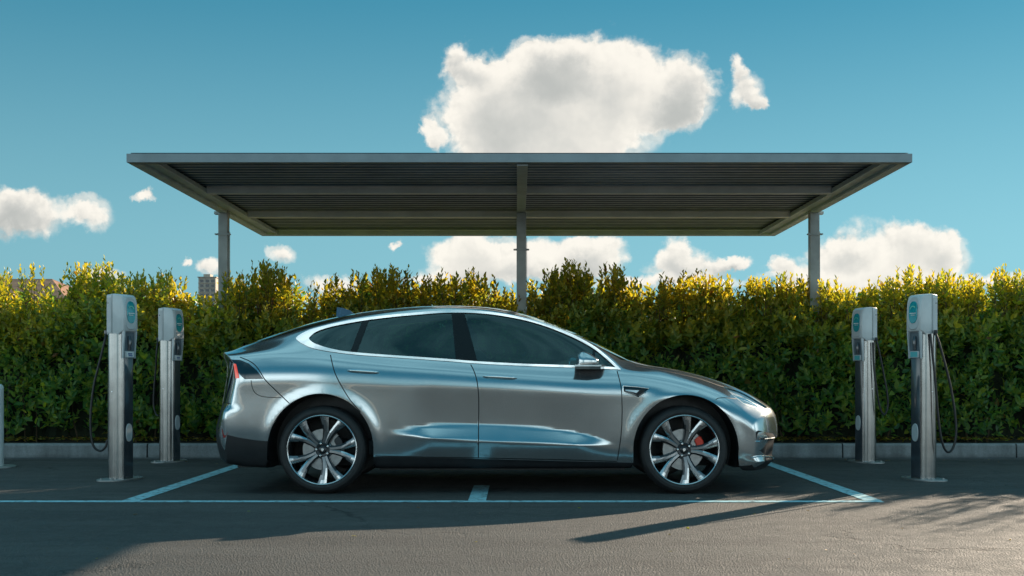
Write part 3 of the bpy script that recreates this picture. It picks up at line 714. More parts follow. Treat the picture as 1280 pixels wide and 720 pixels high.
for sd in (-1, 1):
    fl = (lambda P: P) if sd < 0 else (lambda P: [(a, 2 * YC - b_, c) for a, b_, c in P])
    dr = panel('door', 'door_r', M_paint, car, sd, 0.0, rim=.02); dr['label'] = 'rear passenger door'
    df = panel('door', 'door_f', M_paint, car, sd, 0.0, rim=.02); df['label'] = 'front door'
    panel('window', 'glass_r', M_glass, dr, sd, -.004, rim=.004); panel('window', 'glass_f', M_glass, df, sd, -.004, rim=.004)
    panel('window', 'glass_q', M_glass, car, sd, -.004)['label'] = 'small dark quarter window'; panel('window', 'glass_t', M_glass, df, sd, -.004)
    panel('window_trim', 'trim', M_chrome, car, sd, .004, rim=.012, crown=.92)
    tl = panel('tail_light', ['tail'], M_lampdark, car, sd, .002, rim=.01)
    panel('light_bar', ['redbar'], M_red, tl, sd, .003)
    hb = panel('headlight', 'head', M_clear, car, sd, .002, rim=.012)
    panel('reflector', 'reflector', M_redr, car, sd, .003, rim=.006)
    vt = panel('side_vent', ['vent', 'vent_in'], [M_gloss, M_seam], car, sd, .002, dict(vent=0, vent_in=1), rim=.006)
    g_ = inv(vent_l + vent_l[:1]); S = bil(SURF, *map(np.array, zip(*g_))); mb = MB(); mb.tube(fl([tuple(s_ + np.array([0, -.004, 0])) for s_ in S]), .0042, 6, False); mb.build('vent_trim', M_chrome, vt, True, 40, True)
    g_ = inv(vent_bl); S = bil(SURF, *map(np.array, zip(*g_))); mk('vent_fin', fl([tuple(s_ + np.array([0, -.0055, 0])) for s_ in S]), [tuple(range(len(g_)))], M_paint, vt, world=True)
    # headlight inside: dark tray, bright tube and lens
    hp = bil(SURF, *[np.array(q) for q in zip(*inv([(918, 492.5), (934, 499), (948, 506)]))])
    nn = bil(NRM, *[np.array(q) for q in zip(*inv([(918, 492.5), (934, 499), (948, 506)]))])
    tr = MB(); tp = fl([tuple(p - n_ * .03) for p, n_ in zip(hp, nn)]); tr.tube(tp, [.018, .03, .022], 12)
    tr.build('lamp_tube', M_chrome, hb, True, 40, True)
    lt = panel('lamp_tray', 'head', M_tray, hb, sd, -.014)
    # handles
    for (p0, p1, dd) in (((434, 463.4), (474, 466.0), dr), ((603.5, 471.0), (646, 473.2), df)):
        k = 12; pp = [(p0[0] + (p1[0] - p0[0]) * i / k, p0[1] + (p1[1] - p0[1]) * i / k) for i in range(k + 1)]
        g_ = inv(pp); S = bil(SURF, *map(np.array, zip(*g_))); Nn = bil(NRM, *map(np.array, zip(*g_)))
        mb = MB(); rr = []
        ring = []
        for i in range(k + 1):
            q = abs(2 * i / k - 1); h_ = .0145 * (1 - q ** 6) + .0015
            c_ = S[i] + Nn[i] * .004
            for (a, h2) in ((0, -h_), (.010, -h_ * .7), (.013, 0), (.010, h_ * .7), (0, h_)):
                ring.append(tuple(c_ + Nn[i] * a + np.array([0, 0, 1]) * h2))
        f_ = [(i * 5 + j, (i + 1) * 5 + j, (i + 1) * 5 + j + 1, i * 5 + j + 1) for i in range(k) for j in range(4)] + [(0, 1, 2, 3, 4), tuple(k * 5 + q for q in (4, 3, 2, 1, 0))]
        mk('door_handle', fl(ring), f_ if sd < 0 else [q[::-1] for q in f_], M_chrome, dd, True, world=True, sharp=50)
        # flat dark strip painting the shade in the pocket behind the handle
        rc = []
        for i in range(k + 1):
            c_ = S[i] + Nn[i] * .0012; w_ = .016 * (1 - abs(2 * i / k - 1) ** 5)
            rc += [tuple(c_ - np.array([0, 0, 1]) * (w_ + .004)), tuple(c_ + np.array([0, 0, 1]) * (w_ - .004))]
        f_ = [(2 * i, 2 * i + 2, 2 * i + 3, 2 * i + 1) for i in range(k)]
        mk('handle_shade', fl(rc), f_, M_paint if False else M_seam, dd, True, world=True)
    # wing mirror
    g0 = inv([(733, 452)])[0]; b0 = bil(SURF, np.array([g0[0]]), np.array([g0[1]]))[0]
    bm = bmesh.new(); bmesh.ops.create_uvsphere(bm, u_segments=28, v_segments=18, radius=1)
    yo = b0[1] - .10; sc_ = F / yo; cx = (732.5 - VPX) / sc_; cz = CAMH + (VPY - 450.5) / sc_
    for q in bm.verts:
        x_, y_, z_ = q.co
        # bluff glass side facing the tail, rounded nose; flat underside
        X_ = x_ * (.132 if x_ > 0 else .05); Z_ = z_ * .078
        if z_ > 0 and x_ > 0: Z_ *= (1 - .55 * x_ ** 1.6) / 1
        if z_ < -.15: Z_ = -.018 - .012 * (1 - x_ * .8)
        q.co = Vector((cx - .03 + X_, yo + y_ * .095, cz + Z_ - .004))
    V_ = [q.co[:] for q in bm.verts]; bm.verts.index_update(); F_ = [[q.index for q in f.verts] for f in bm.faces]; bm.free()
    mr = mk('mirror', fl(V_), F_ if sd < 0 else [q[::-1] for q in F_], M_paint, car, True, world=True, sharp=60)
    mb = MB(); zz = cz - .048
    pl = [(cx - .095, yo - .085), (cx + .02, yo - .10), (cx + .12, yo - .055), (cx + .17, b0[1] - .01), (cx + .05, b0[1] + .06), (cx - .04, b0[1] - .02), (cx - .085, yo + .05)]
    mb.prism(pl if sd < 0 else [(a, 2 * YC - b_) for a, b_ in pl][::-1], zz, zz + .012)
    mb.build('mirror_base', M_paint, mr, False, world=True)
    mb = MB(); mb.prism([(a * .96 + cx * .04, b_ + .012 * 1) for a, b_ in pl] if sd < 0 else [(a * .96 + cx * .04, 2 * YC - b_ - .012) for a, b_ in pl][::-1], zz - .022, zz - .001)
    mb.build('mirror_foot', M_gloss, mr, False, world=True)
    gm = MB(); gx = cx - .066; gm.add(fl([(gx, yo - .075, cz - .02), (gx, yo + .07, cz - .02), (gx, yo + .06, cz + .055), (gx, yo - .06, cz + .055)]), [(0, 1, 2, 3)]); gm.build('mirror_glass', M_chrome, mr, world=True)
    # fog lamp trims
    for nm, pl_ in (('fog_lamp_trim', [(944, 551.6), (956, 551.8), (968.6, 551.2)]), ('bumper_blade', [(938, 572.5), (951, 570.4), (962, 570.6), (969.2, 572.8)])):
        g_ = inv(spl(pl_, 4)); S = bil(SURF, *map(np.array, zip(*g_))); Nn = bil(NRM, *map(np.array, zip(*g_)))
        mb = MB(); mb.tube(fl([tuple(s + n_ * .002) for s, n_ in zip(S, Nn)]), .0045, 8); mb.build(nm, M_chrome if nm[0] == 'f' else M_paint, car, True, 40, True)
    g_ = inv(spl([(948, 545.5), (957, 544.6), (964, 546)], 3)); S = bil(SURF, *map(np.array, zip(*g_))); Nn = bil(NRM, *map(np.array, zip(*g_)))
    mb = MB(); mb.tube(fl([tuple(s + n_ * .001) for s, n_ in zip(S, Nn)]), .005, 8); mb.build('fog_lamp', M_clear, car, True, 40, True)
# underside, wheel wells, cabin
ub = MB()
ub.box(-2.30, -2.02, YC - .62, YC + .62, .19, .30, 0); ub.box(-1.12, .88, YC - .70, YC + .70, .175, .20, 0); ub.box(-2.0, 1.72, YC - .55, YC + .55, .20, .26, 0); ub.box(1.78, 2.02, YC - .62, YC + .62, .19, .25, 0)
ub.build('underbody', M_black, car, world=True)
for sd in (-1, 1):
    for xa in (-1.555, 1.337):
        mb = MB(); y0 = YC + sd * .56; y1 = YC + sd * .895; prof = []
        n = 28; v_ = []; f_ = []
        for i in range(n + 1):
            a = -.35 + (math.pi + .7) * i / n
            for (rr, yy) in ((.435, y1), (.435, y0), (.06, y0)): v_.append((xa - rr * math.cos(a), yy, .358 + rr * math.sin(a)))
        for i in range(n):
            for j in range(2): f_.append((3 * i + j, 3 * i + 3 + j, 3 * i + 4 + j, 3 * i + 1 + j))
        mb.add(v_, f_); mb.build('wheel_arch_liner', M_black, car, True, 40, True)
cb = MB(); cb.box(-1.75, .95, YC - .72, YC + .72, .30, .42, .02); cb.build('cabin_floor', M_darkin, car, world=True)
cb = MB(); cb.prism([(.62, .42), (1.02, .42), (1.05, .90), (.72, .93), (.60, .86), (.58, .70)], YC - .68, YC + .68, axis='y'); cb.build('dashboard', M_darkin, car, world=True)
def seat(x, y, w, name='seat', rake=.0):
    mb = MB(); mb.box(x - .24, x + .28, y - w, y + w, .50, .66, .05)
    vb = [(x - .17, .60), (x - .30, .60), (x - .46 , 1.12), (x - .42, 1.17), (x - .36, 1.16), (x - .30, 1.10)]
    mb.prism(vb, y - w, y + w, axis='y'); o = mb.build(name, M_darkin, car, world=True)
    hs = [(0,)] if w < .4 else [(-.45,), (0,), (.45,)]
    for (h,) in hs:
        k = MB(); k.box(x - .50, x - .41, y + h - .13, y + h + .13, 1.17, 1.34, .04); k.build('headrest', M_darkin, o, True, 40, True)
seat(.05, YC - .37, .25); seat(.05, YC + .37, .25); seat(-.92, YC, .62, 'rear_bench')
sw = MB(); cs = Vector((.50, YC - .37, .86)); pts_ = []
ax = Vector((1, 0, .42)).normalized(); a1 = Vector((0, 1, 0)); a2 = ax.cross(a1)
sw.tube([cs + (a1 * math.cos(t) + a2 * math.sin(t)) * .18 for t in np.linspace(0, 2 * math.pi, 33)], .014, 8, False); sw.tube([cs - a1 * .17, cs, cs + a1 * .17], .016, 8); sw.tube([cs, cs + ax * .2], .03, 8)
sw.build('steering_wheel', M_darkin, car, True, 50, True)
# shark fin
fx0, fx1 = -1.585, -1.43; fy = YC
zt = .955 + (468 - 384.8) * .00703
mb = MB(); poly = [(fx0, zt - .12), (fx0 + .005, zt + .005), (fx0 + .05, zt), (fx0 + .12, zt - .022), (fx1 + .03, zt - .08), (fx1 + .04, zt - .12)]
V_ = []; 
for s_, sc2 in ((-1, 1), (1, 1)):
    for (a, c) in poly: V_.append((a, fy + s_ * (.030 * max(0.12, min(1, (zt + .02 - c) / .12))), c))
n = len(poly); mk('roof_antenna', V_, [tuple(range(n)), tuple(range(n, 2 * n))[::-1]] + [(i, i + n, (i + 1) % n + n, (i + 1) % n) for i in range(n)], simple('antenna_paint', (.10, .16, .22), .25, .3), car, world=True)

# ---------- wheels
M_ring = simple('bright_alloy', (.62, .63, .64), .25, 1, .05, 8)
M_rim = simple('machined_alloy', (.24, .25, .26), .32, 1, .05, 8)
M_rimd = simple('dark_alloy', (.045, .05, .055), .32, .8, .1, 8)
M_disc = simple('brake_steel', (.36, .36, .36), .35, .9, .15, 20)
M_cal = simple('red_caliper', (.75, .045, .02), .35, 0, .05, 5)
RT = .352
def wheel_meshes():
    """built round the origin, outer face towards -y"""
    out = {}
    t = MB(); hw = .122
    prof = [(.275, -hw + .012), (.285, -hw - .003), (.300, -hw - .008), (.322, -hw - .004), (.338, -hw + .010), (.3475, -hw + .03), (RT - .001, -hw + .05)]
    grooves = []
    for yy in np.linspace(-hw + .05, hw - .05, 25):
        gq = min(abs(yy - c) for c in (-.045, -.015, .015, .045)); grooves.append((RT - (.007 if gq < .004 else 0), yy))
    prof += grooves[1:]; prof += [(.3475, hw - .03), (.338, hw - .01), (.322, hw), (.285, hw), (.275, hw - .012)]
    t.lathe(prof, 96, 'y')
    out['tyre'] = t
    b_ = MB(); b_.lathe([(.274, -hw + .016), (.262, -hw + .03), (.255, -hw + .06), (.248, 0.0), (.255, hw - .03), (.272, hw - .012)], 72, 'y'); b_.lathe([(.0, .04), (.06, .04), (.06, -.02), (.0, -.02)], 24, 'y'); out['barrel'] = b_
    r_ = MB(); r_.lathe([(.282, -hw + .008), (.2815, -hw + .001), (.276, -hw - .002), (.270, -hw + .002), (.267, -hw + .014), (.262, -hw + .03)], 96, 'y', m=2)
    # ten spokes in five splayed pairs, machined on the face and dark along the flanks
    for pr in range(5):
        base = R(70 + 72 * pr)
        for q in (-1, 1):
            path = [(.052, q * 11), (.10, q * 8.5), (.15, q * 9.5), (.20, q * 12.4), (.240, q * 14.8), (.268, q * 16.3)]
            wd = [.0205, .020, .022, .0265, .031, .036]; fy_ = [-.086, -.093, -.100, -.106, -.111, -.114]
            v_ = []; 
            for (rad, an), w_, y_ in zip(path, wd, fy_):
                a = base + R(an); c = Vector((math.cos(a), 0, math.sin(a))) * rad; d = Vector((-math.sin(a), 0, math.cos(a)))
                lo, hi = -w_, w_
                if q > 0: ma = .25
                else: ma = -.25
                for (o_, yy) in ((lo * 1.12, y_ + .042), (lo, y_ + .006), (lo * .45 + ma * w_ * .0, y_), (hi * .45, y_), (hi, y_ + .006), (hi * 1.12, y_ + .042)):
                    p = c + d * o_; v_.append((p.x, yy, p.z))
            f_ = []; k = 6; mm = []
            for i in range(len(path) - 1):
                for j in range(5):
                    f_.append((i * k + j, i * k + j + 1, (i + 1) * k + j + 1, (i + 1) * k + j)); 
            b0_ = len(r_.v); r_.v += v_
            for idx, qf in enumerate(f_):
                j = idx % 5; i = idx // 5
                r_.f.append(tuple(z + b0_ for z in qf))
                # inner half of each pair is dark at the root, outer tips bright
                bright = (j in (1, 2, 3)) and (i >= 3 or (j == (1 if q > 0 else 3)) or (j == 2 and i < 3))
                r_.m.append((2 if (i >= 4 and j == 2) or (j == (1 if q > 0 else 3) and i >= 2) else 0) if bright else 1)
            for z in range(2): pass
    r_.lathe([(.0, -.092), (.022, -.092), (.03, -.088), (.034, -.086)], 40, 'y', m=1)
    r_.lathe([(.034, -.088), (.052, -.090), (.062, -.084), (.070, -.05)], 40, 'y', m=1)
    out['rim'] = r_
    c_ = MB(); c_.lathe([(0, -.098), (.020, -.0975), (.0265, -.095), (.028, -.088)], 32, 'y', m=0)
    n = 5
    sh = [(-.012, .008), (0, .013), (.012, .008), (.009, -.006), (0, -.014), (-.009, -.006)]
    c_.prism(sh, -.1005, -.0975, 1, 'y')
    out['cap'] = c_
    lug = []
    for i in range(5):
        a = R(70 + 72 * i + 36); k_ = MB(); cc = (math.cos(a) * .050, 0, math.sin(a) * .050)
        k_.lathe([(.0, -.097), (.006, -.097), (.0085, -.095), (.0085, -.07)], 6, 'y', cc); lug.append(k_)
    out['lugs'] = lug
    d_ = MB(); d_.lathe([(.075, -.052), (.165, -.052), (.168, -.048), (.168, -.028), (.165, -.024), (.075, -.024)], 60, 'y')
    d_.lathe([(.0, -.07), (.055, -.07), (.068, -.066), (.078, -.052)], 40, 'y')
    out['disc'] = d_
    k_ = MB(); n = 14; v_ = []; f_ = []
    for i in range(n + 1):
        a = R(-2 + 44 * i / n); e_ = min(i, n - i) / 2.0; w_ = .030 * min(1, .62 + .38 * e_)
        for (rr, yy) in ((.138 - w_, -.06), (.138 - w_ * .8, -.075), (.142 + w_ * .8, -.075), (.145 + w_, -.06), (.145 + w_, -.01), (.138 - w_, -.01)):
            v_.append((rr * math.cos(a), yy, rr * math.sin(a)))
    for i in range(n):
        for j in range(6): f_.append((i * 6 + j, i * 6 + (j + 1) % 6, (i + 1) * 6 + (j + 1) % 6, (i + 1) * 6 + j))
    f_ += [(0, 5, 4, 3, 2, 1), tuple(n * 6 + q for q in range(6))]
    k_.add(v_, f_); out['caliper'] = k_
    return out
WM = wheel_meshes(); proto = None
def build_wheel():
    w_ = WM['barrel'].build('wheel', M_rimd, car, True, 40)
    WM['tyre'].build('tyre', M_rubber, w_, True, 28)
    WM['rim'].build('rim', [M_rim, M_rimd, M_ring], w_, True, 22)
    WM['cap'].build('hub_cap', [M_rimd, M_chrome], w_, True, 40)
    for l_ in WM['lugs']: l_.build('wheel_nut', M_chrome, w_, True, 40)
    WM['disc'].build('brake_disc', M_disc, w_, True, 40)
    WM['caliper'].build('brake_caliper', M_cal, w_, True, 40)
    return w_
w0 = build_wheel(); RED = [o for o in C.objects if o.parent == w0 and o.name.startswith('brake_caliper')][0].data; kids = [o for o in C.objects if o.parent == w0]
first = True
for xa, sd, spin in ((-1.555, -1, 0), (1.338, -1, 0), (-1.555, 1, 20), (1.338, 1, 50)):
    if first: w_ = w0; ch = kids; first = False
    else:
        w_ = w0.copy(); C.objects.link(w_); w_.parent = car; ch = []
        for k_ in kids:
            c2 = k_.copy(); C.objects.link(c2); c2.parent = w_; ch.append(c2)
    yy = YC + sd * (.915 - .122)
    w_.location = (xa - car.location.x, yy - car.location.y, RT)
    w_.rotation_euler = (0, 0, 0 if sd < 0 else math.pi)
    for c2 in ch:
        if c2.name.startswith('brake_caliper'):
            if xa < 0: c2.data = c2.data.copy(); c2.data.materials[0] = M_rimd; c2['label'] = 'grey rear brake caliper'
            else: c2.data = RED; c2['label'] = 'red front brake caliper'
# =====================================================================  charging posts
def steel():
    m, nt = newmat('brushed_stainless'); g = N(nt); p = g.coord()
    a = g.noise(g.vm('MULTIPLY', p, (160, 160, 1.2)), 1, 3, .6); b = g.noise(p, 5, 5, .6)
    g.out(g.pbsdf(color=g.vm('SCALE', (.40, .405, .40), g.smooth(b, .3, .7, .85, 1.1)), metal=1., rough=g.smooth(a, .3, .7, .19, .25))); return m
M_steel = steel()
M_case = simple('case_paint', (.64, .66, .66), .38, 0, .06, 6, .05, 200, .3)
M_case2 = simple('case_front', (.50, .53, .54), .35, 0, .08, 6, .05, 200, .3)
M_panel = simple('dark_front_panel', (.05, .06, .07), .16, 0, .2, 5, 0, 1, .8)
M_recess = simple('recess_plastic', (.10, .135, .16), .45, 0, .1, 9)
M_teal = simple('teal_display', (.015, .32, .36), .12, 0, .15, 30, 0, 1, 1)
M_mint = simple('mint_print', (.10, .55, .42), .2, 0, .05, 30, 0, 1, 1)
M_white = simple('white_print', (.72, .75, .75), .4)
M_bluep = simple('blue_print', (.05, .12, .30), .4)
M_tealp = simple('teal_sticker', (.08, .42, .45), .35)
M_cable = simple('black_cable', (.012, .013, .014), .4, 0, .1, 20)
M_base = simple('base_plate_steel', (.33, .34, .34), .4, .7, .15, 8, .1, 100)
def rrect(w, d, r, n=6, back_r=None):
    """rounded rectangle, front towards -y; returns a loop"""
    o = []
    for (cx, cy, a0, rr) in ((w, -d, -90, r), (w, d, 0, back_r or r), (-w, d, 90, back_r or r), (-w, -d, 180, r)):
        sx = 1 if cx > 0 else -1; sy = 1 if cy > 0 else -1
        for i in range(n + 1):
            a = R(a0 + 90 * i / n); o.append((cx - sx * rr + rr * math.cos(a), cy - sy * rr + rr * math.sin(a)))
    return o
def oval(cx, cz, w, h, y, n=32, pw=3.0):
    v = []
    for i in range(n):
        t = 2 * math.pi * i / n; c, s = math.cos(t), math.sin(t)
        v.append((cx + w * math.copysign(abs(c) ** (2 / pw), c), y, cz + h * math.copysign(abs(s) ** (2 / pw), s)))
    return v
def charger(name, loc, rz, mir, label, group, cable):
    """front towards local -y; mir = -1 mirrors left and right"""
    root = empty(name, loc, label, 'charging station', group, rz=rz)
    def B(mb, nm, mat, par=root, smooth=True, sharp=35):
        if mir < 0: mb.v = [(-x, y, z) for x, y, z in mb.v]; mb.f = [tuple(q[::-1]) for q in mb.f]
        return mb.build(nm, mat, par, smooth, sharp)
    HZ0, HZ1 = 1.312, 1.68
    # base plate: long rounded plate with a bevelled rim, and its bolts
    mb = MB(); L0 = [(.235 * math.cos(t), .150 * math.sin(t)) for t in np.linspace(0, 2 * math.pi, 48, endpoint=False)]
    for zz, k in ((0, 1), (.010, 1), (.014, .975)): mb.v += [(a * k, b * k, zz) for a, b in L0]
    n = 48
    for j in range(2): mb.f += [(j * n + i, j * n + (i + 1) % n, (j + 1) * n + (i + 1) % n, (j + 1) * n + i) for i in range(n)]; mb.m += [0] * n
    mb.f.append(tuple(2 * n + i for i in range(n))); mb.m.append(0)
    bp = B(mb, 'base_plate', M_base)
    for (bx, by) in ((.18, .04), (-.18, .04), (.15, -.07), (-.15, -.07)):
        k = MB(); k.lathe([(0, .026), (.010, .026), (.012, .024), (.012, .014)], 6, 'z', (bx, by, 0)); B(k, 'bolt', M_base, bp)
    # column: rounded steel extrusion, open at the front for the dark panel
    mb = MB(); a0 = math.asin(.055 / .104); P = [(.104 * math.sin(t), -.104 * math.cos(t)) for t in np.linspace(a0, 2 * math.pi - a0, 44)] + [(-.055, -.108), (.055, -.108)]; n = len(P)
    mb.v += [(a, b + .004, .014) for a, b in P] + [(a, b + .004, HZ0 + .01) for a, b in P]
    mb.f += [(i, (i + 1) % n, (i + 1) % n + n, i + n) for i in range(n)]; mb.m += [0] * n
    col = B(mb, 'column', M_steel)
    mb = MB(); mb.box(-.050, .050, -.1110, -.1030, .03, 1.11, .003); pn = B(mb, 'front_panel', M_panel)
    mb = MB(); v = oval(0, .43, .033, .078, -.1205, 32, 2.4); v2 = oval(0, .43, .036, .082, -.113, 32, 2.4)
    mb.add(v + v2, [tuple(range(32))[::-1]] + [(i, (i + 1) % 32, (i + 1) % 32 + 32, i + 32) for i in range(32)]); B(mb, 'oval_plate', M_case2, pn)
    for (xx, zz) in ((.097, .80), (-.097, .80)):
        k = MB(); k.lathe([(0, xx * 1.09), (.006, xx * 1.09), (.007, xx * 1.05)], 10, 'y', (0, 0, 0)); k.v = [(y, x - .01, z + zz) for x, y, z in k.v]; B(k, 'screw', M_chrome, col)
    # head: side profile (y, z) swept across, corners rounded
    prof = [(.086, HZ0), (.088, HZ1 - .012), (.080, HZ1 - .002), (.0, HZ1 + .004), (-.085, HZ1 - .008), (-.112, HZ1 - .026), (-.128, HZ1 - .075), (-.136, 1.50), (-.138, 1.36), (-.128, 1.345), (-.104, 1.338), (-.070, HZ0)]
    bm = bmesh.new(); W = .082
    a = [bm.verts.new((-W, y, z)) for y, z in prof]; b = [bm.verts.new((W, y, z)) for y, z in prof]
    bm.faces.new(a); bm.faces.new(b[::-1])
    for i in range(len(prof)): j = (i + 1) % len(prof); bm.faces.new((a[i], b[i], b[j], a[j]))
    bmesh.ops.recalc_face_normals(bm, faces=bm.faces)
    ed = [e for e in bm.edges if abs(e.verts[0].co.x - e.verts[1].co.x) < 1e-6]
    bmesh.ops.bevel(bm, geom=ed, offset=.011, segments=3, profile=.5, affect='EDGES'); bm.verts.index_update()
    mb = MB(); mb.add([q.co[:] for q in bm.verts], [[q.index for q in f.verts] for f in bm.faces]); bm.free()
    hd = B(mb, 'head_case', M_case)
    for sx in (-1, 1):              # seam between the front and the rear shell, with its cover lip
        k = MB(); k.box(sx * .0825 - .0008, sx * .0825 + .0008, .010, .014, HZ0 + .005, HZ1 - .004); B(k, 'case_seam', M_seam, hd, False)
        k = MB(); k.box(sx * .0835 - .0015, sx * .0835 + .0015, .024, .078, HZ0 + .02, HZ1 - .03, .001); B(k, 'side_cover', M_case2 if sx < 0 else M_case, hd, False)
        k = MB(); k.lathe([(0, .087), (.007, .087), (.008, .084)], 12, 'y'); k.v = [(sx * y, x + .062, z + 1.60) for x, y, z in k.v]; 
        if sx < 0: k.f = [q for q in k.f]
        B(k, 'lock', M_panel, hd)
    # raised front bezel with its display
    def fronty(z): return float(np.interp(z, [1.345, 1.36, 1.50, HZ1 - .075, HZ1 - .026], [-.128, -.138, -.136, -.128, -.112]))
    mb = MB(); N_ = 40
    o1 = oval(0, 1.505, .067, .150, 0, N_, 3.4); o2 = oval(0, 1.505, .060, .142, 0, N_, 3.2)
    V = [(x, fronty(z) + .001, z) for x, _, z in o1] + [(x, fronty(z) - .006, z) for x, _, z in o2]
    mb.add(V, [(i, (i + 1) % N_, (i + 1) % N_ + N_, i + N_) for i in range(N_)][::1] + [tuple(range(N_, 2 * N_))])
    mb.f = [tuple(q[::-1]) for q in mb.f]
    bz = B(mb, 'bezel', M_case2, hd)
    mb = MB(); o = oval(0, 1.515, .046, .096, 0, N_, 2.6); mb.add([(x, fronty(z) - .0085, z) for x, _, z in o] + [(x * 1.08, fronty(z) - .0055, 1.515 + (z - 1.515) * 1.04) for x, _, z in o], [tuple(range(N_))] + [(i, i + N_, (i + 1) % N_ + N_, (i + 1) % N_) for i in range(N_)])
    ds = B(mb, 'display', M_teal, bz)
    # print on the display: a mint arc, a white line and two short bars
    mb = MB(); v = []; K = 14
    for i in range(K + 1):
        t = R(15 + 130 * i / K); 
        for rr in (.026, .036): v.append((rr * math.cos(t), fronty(1.55) - .0105, 1.535 + rr * 1.1 * math.sin(t)))
    mb.add(v, [(2 * i, 2 * i + 2, 2 * i + 3, 2 * i + 1) for i in range(K)]); B(mb, 'display_arc', M_mint, ds, False)
    mb = MB()
    for (x0, x1, z0, z1) in ((-.036, .034, 1.502, 1.510), (-.030, .020, 1.487, 1.492)): mb.box(x0, x1, fronty(1.5) - .0106, fronty(1.5) - .0095, z0, z1)
    B(mb, 'display_text_line', M_white, ds, False)
    # holster: two cheeks, recessed back, socket and its sticker
    for sx in (-1, 1):
        pf = [(-.104, 1.338), (-.136, 1.350), (-.134, 1.30), (-.126, 1.23), (-.119, 1.16), (-.116, 1.10), (-.104, 1.10)]
        bm = bmesh.new(); x0, x1 = (.060, .074)
        a = [bm.verts.new((sx * x0, y, z)) for y, z in pf]; b = [bm.verts.new((sx * x1, y, z)) for y, z in pf]
        bm.faces.new(a); bm.faces.new(b[::-1])
        for i in range(len(pf)): j = (i + 1) % len(pf); bm.faces.new((a[i], b[i], b[j], a[j]))
        bmesh.ops.recalc_face_normals(bm, faces=bm.faces); bm.verts.index_update()
        k = MB(); k.add([q.co[:] for q in bm.verts], [[q.index for q in f.verts] for f in bm.faces]); bm.free(); B(k, 'holster_cheek', M_case2, root, False)
    mb = MB(); mb.box(-.0595, .0595, -.1105, -.1055, 1.112, 1.336); rc = B(mb, 'holster', M_recess, root, False)
    mb = MB(); mb.box(-.050, .050, -.128, -.108, 1.105, 1.165, .006); hs = B(mb, 'connector_socket', M_case2, rc)
    mb = MB(); mb.box(-.040, .040, -.1295, -.1285, 1.112, 1.158); B(mb, 'sticker', M_white if mir > 0 else M_tealp, hs, False)
    if mir > 0:
        mb = MB(); mb.box(-.026, .022, -.1310, -.1297, 1.134, 1.146); mb.box(-.020, .026, -.1310, -.1297, 1.119, 1.129); B(mb, 'sticker_print', M_bluep, hs, False)
    k = MB(); k.tube([(0, -.112, 1.30), (0, -.124, 1.262), (0, -.122, 1.21), (0, -.118, 1.175)], [.014, .020, .016, .017], 14); B(k, 'connector', M_panel, rc)
    # cable: in world axes relative to the base, so undo the rotation
    cr_, sr_ = math.cos(-rz), math.sin(-rz)
    L = [Vector((x * cr_ - y * sr_, x * sr_ + y * cr_, z)) for x, y, z in cable]
    Q = []
    for i in range(len(L) - 1):
        p0, p1, p2, p3 = L[max(i - 1, 0)], L[i], L[i + 1], L[min(i + 2, len(L) - 1)]
        for s in range(8):
            t = s / 8; Q.append(.5 * (2 * p1 + (p2 - p0) * t + (2 * p0 - 5 * p1 + 4 * p2 - p3) * t * t + (3 * p1 - p0 - 3 * p2 + p3) * t ** 3))
    Q.append(L[-1]); k = MB(); k.tube(Q, .0105, 10); k.build('cable', M_cable, root, True, 40)
    k = MB(); k.tube([Q[0] + Vector((0, 0, .03)), Q[0], Q[1]], [.017, .017, .012], 12); k.build('cable_gland', M_panel, root, True, 40)
    return root
FI = R(61)
GR = 'charging posts standing either side of the car'
cL = [(-.135, .02, 1.325), (-.142, 0, 1.25), (-.185, -.01, 1.06), (-.235, -.01, .85), (-.262, -.01, .62), (-.262, -.01, .42), (-.235, -.01, .30), (-.175, -.01, .262), (-.128, -.01, .30), (-.118, 0, .36)]
cL2 = [(-.130, .02, 1.325), (-.138, 0, 1.2), (-.155, .02, 1.0), (-.175, .03, .8), (-.180, .03, .62), (-.150, .02, .52), (-.115, .0, .50)]
cR = [(.075, -.085, 1.325), (.10, -.10, 1.24), (.15, -.11, 1.05), (.205, -.11, .82), (.242, -.11, .58), (.248, -.11, .40), (.215, -.11, .285), (.165, -.115, .262), (.115, -.125, .36), (.080, -.128, .60), (.055, -.128, .90), (.030, -.126, 1.15), (.012, -.122, 1.32)]
cR2 = [(.085, -.085, 1.325), (.115, -.09, 1.2), (.165, -.09, .95), (.20, -.09, .75), (.205, -.09, .60), (.165, -.10, .52), (.115, -.11, .60), (.075, -.125, .80), (.045, -.125, 1.05), (.035, -.122, 1.3)]
charger('charging_station', (-3.600, 10.26, 0), FI, 1, 'grey-headed steel charging post nearest the camera on the left of the car', GR, cL)
charger('charging_station', (-3.80, 12.36, 0), FI + R(4), 1, 'smaller-looking steel charging post by the kerb just behind the tail of the car', GR, cL2)
charger('charging_station', (3.695, 10.26, 0), -FI, -1, 'steel charging post furthest to the right with a black cable loop', GR, cR)
charger('charging_station', (3.80, 12.30, 0), -FI - R(2), -1, 'steel charging post by the kerb between the car nose and the nearer right post', GR, cR2)
# the white bollard cut by the left edge of the view
bo = empty('bollard', (-5.392, 11.63, 0), 'low white bollard on a round plate, cut by the left edge of the view', 'bollard')
mb = MB(); mb.lathe([(.105, .014), (.105, .80), (.10, .835), (.08, .855), (.0, .862)], 36); mb.build('post', M_white, bo, True, 50)
mb = MB(); mb.lathe([(.235, 0), (.235, .010), (.228, .014), (.10, .014)], 40); mb.build('base_plate', M_base, bo, True, 40)
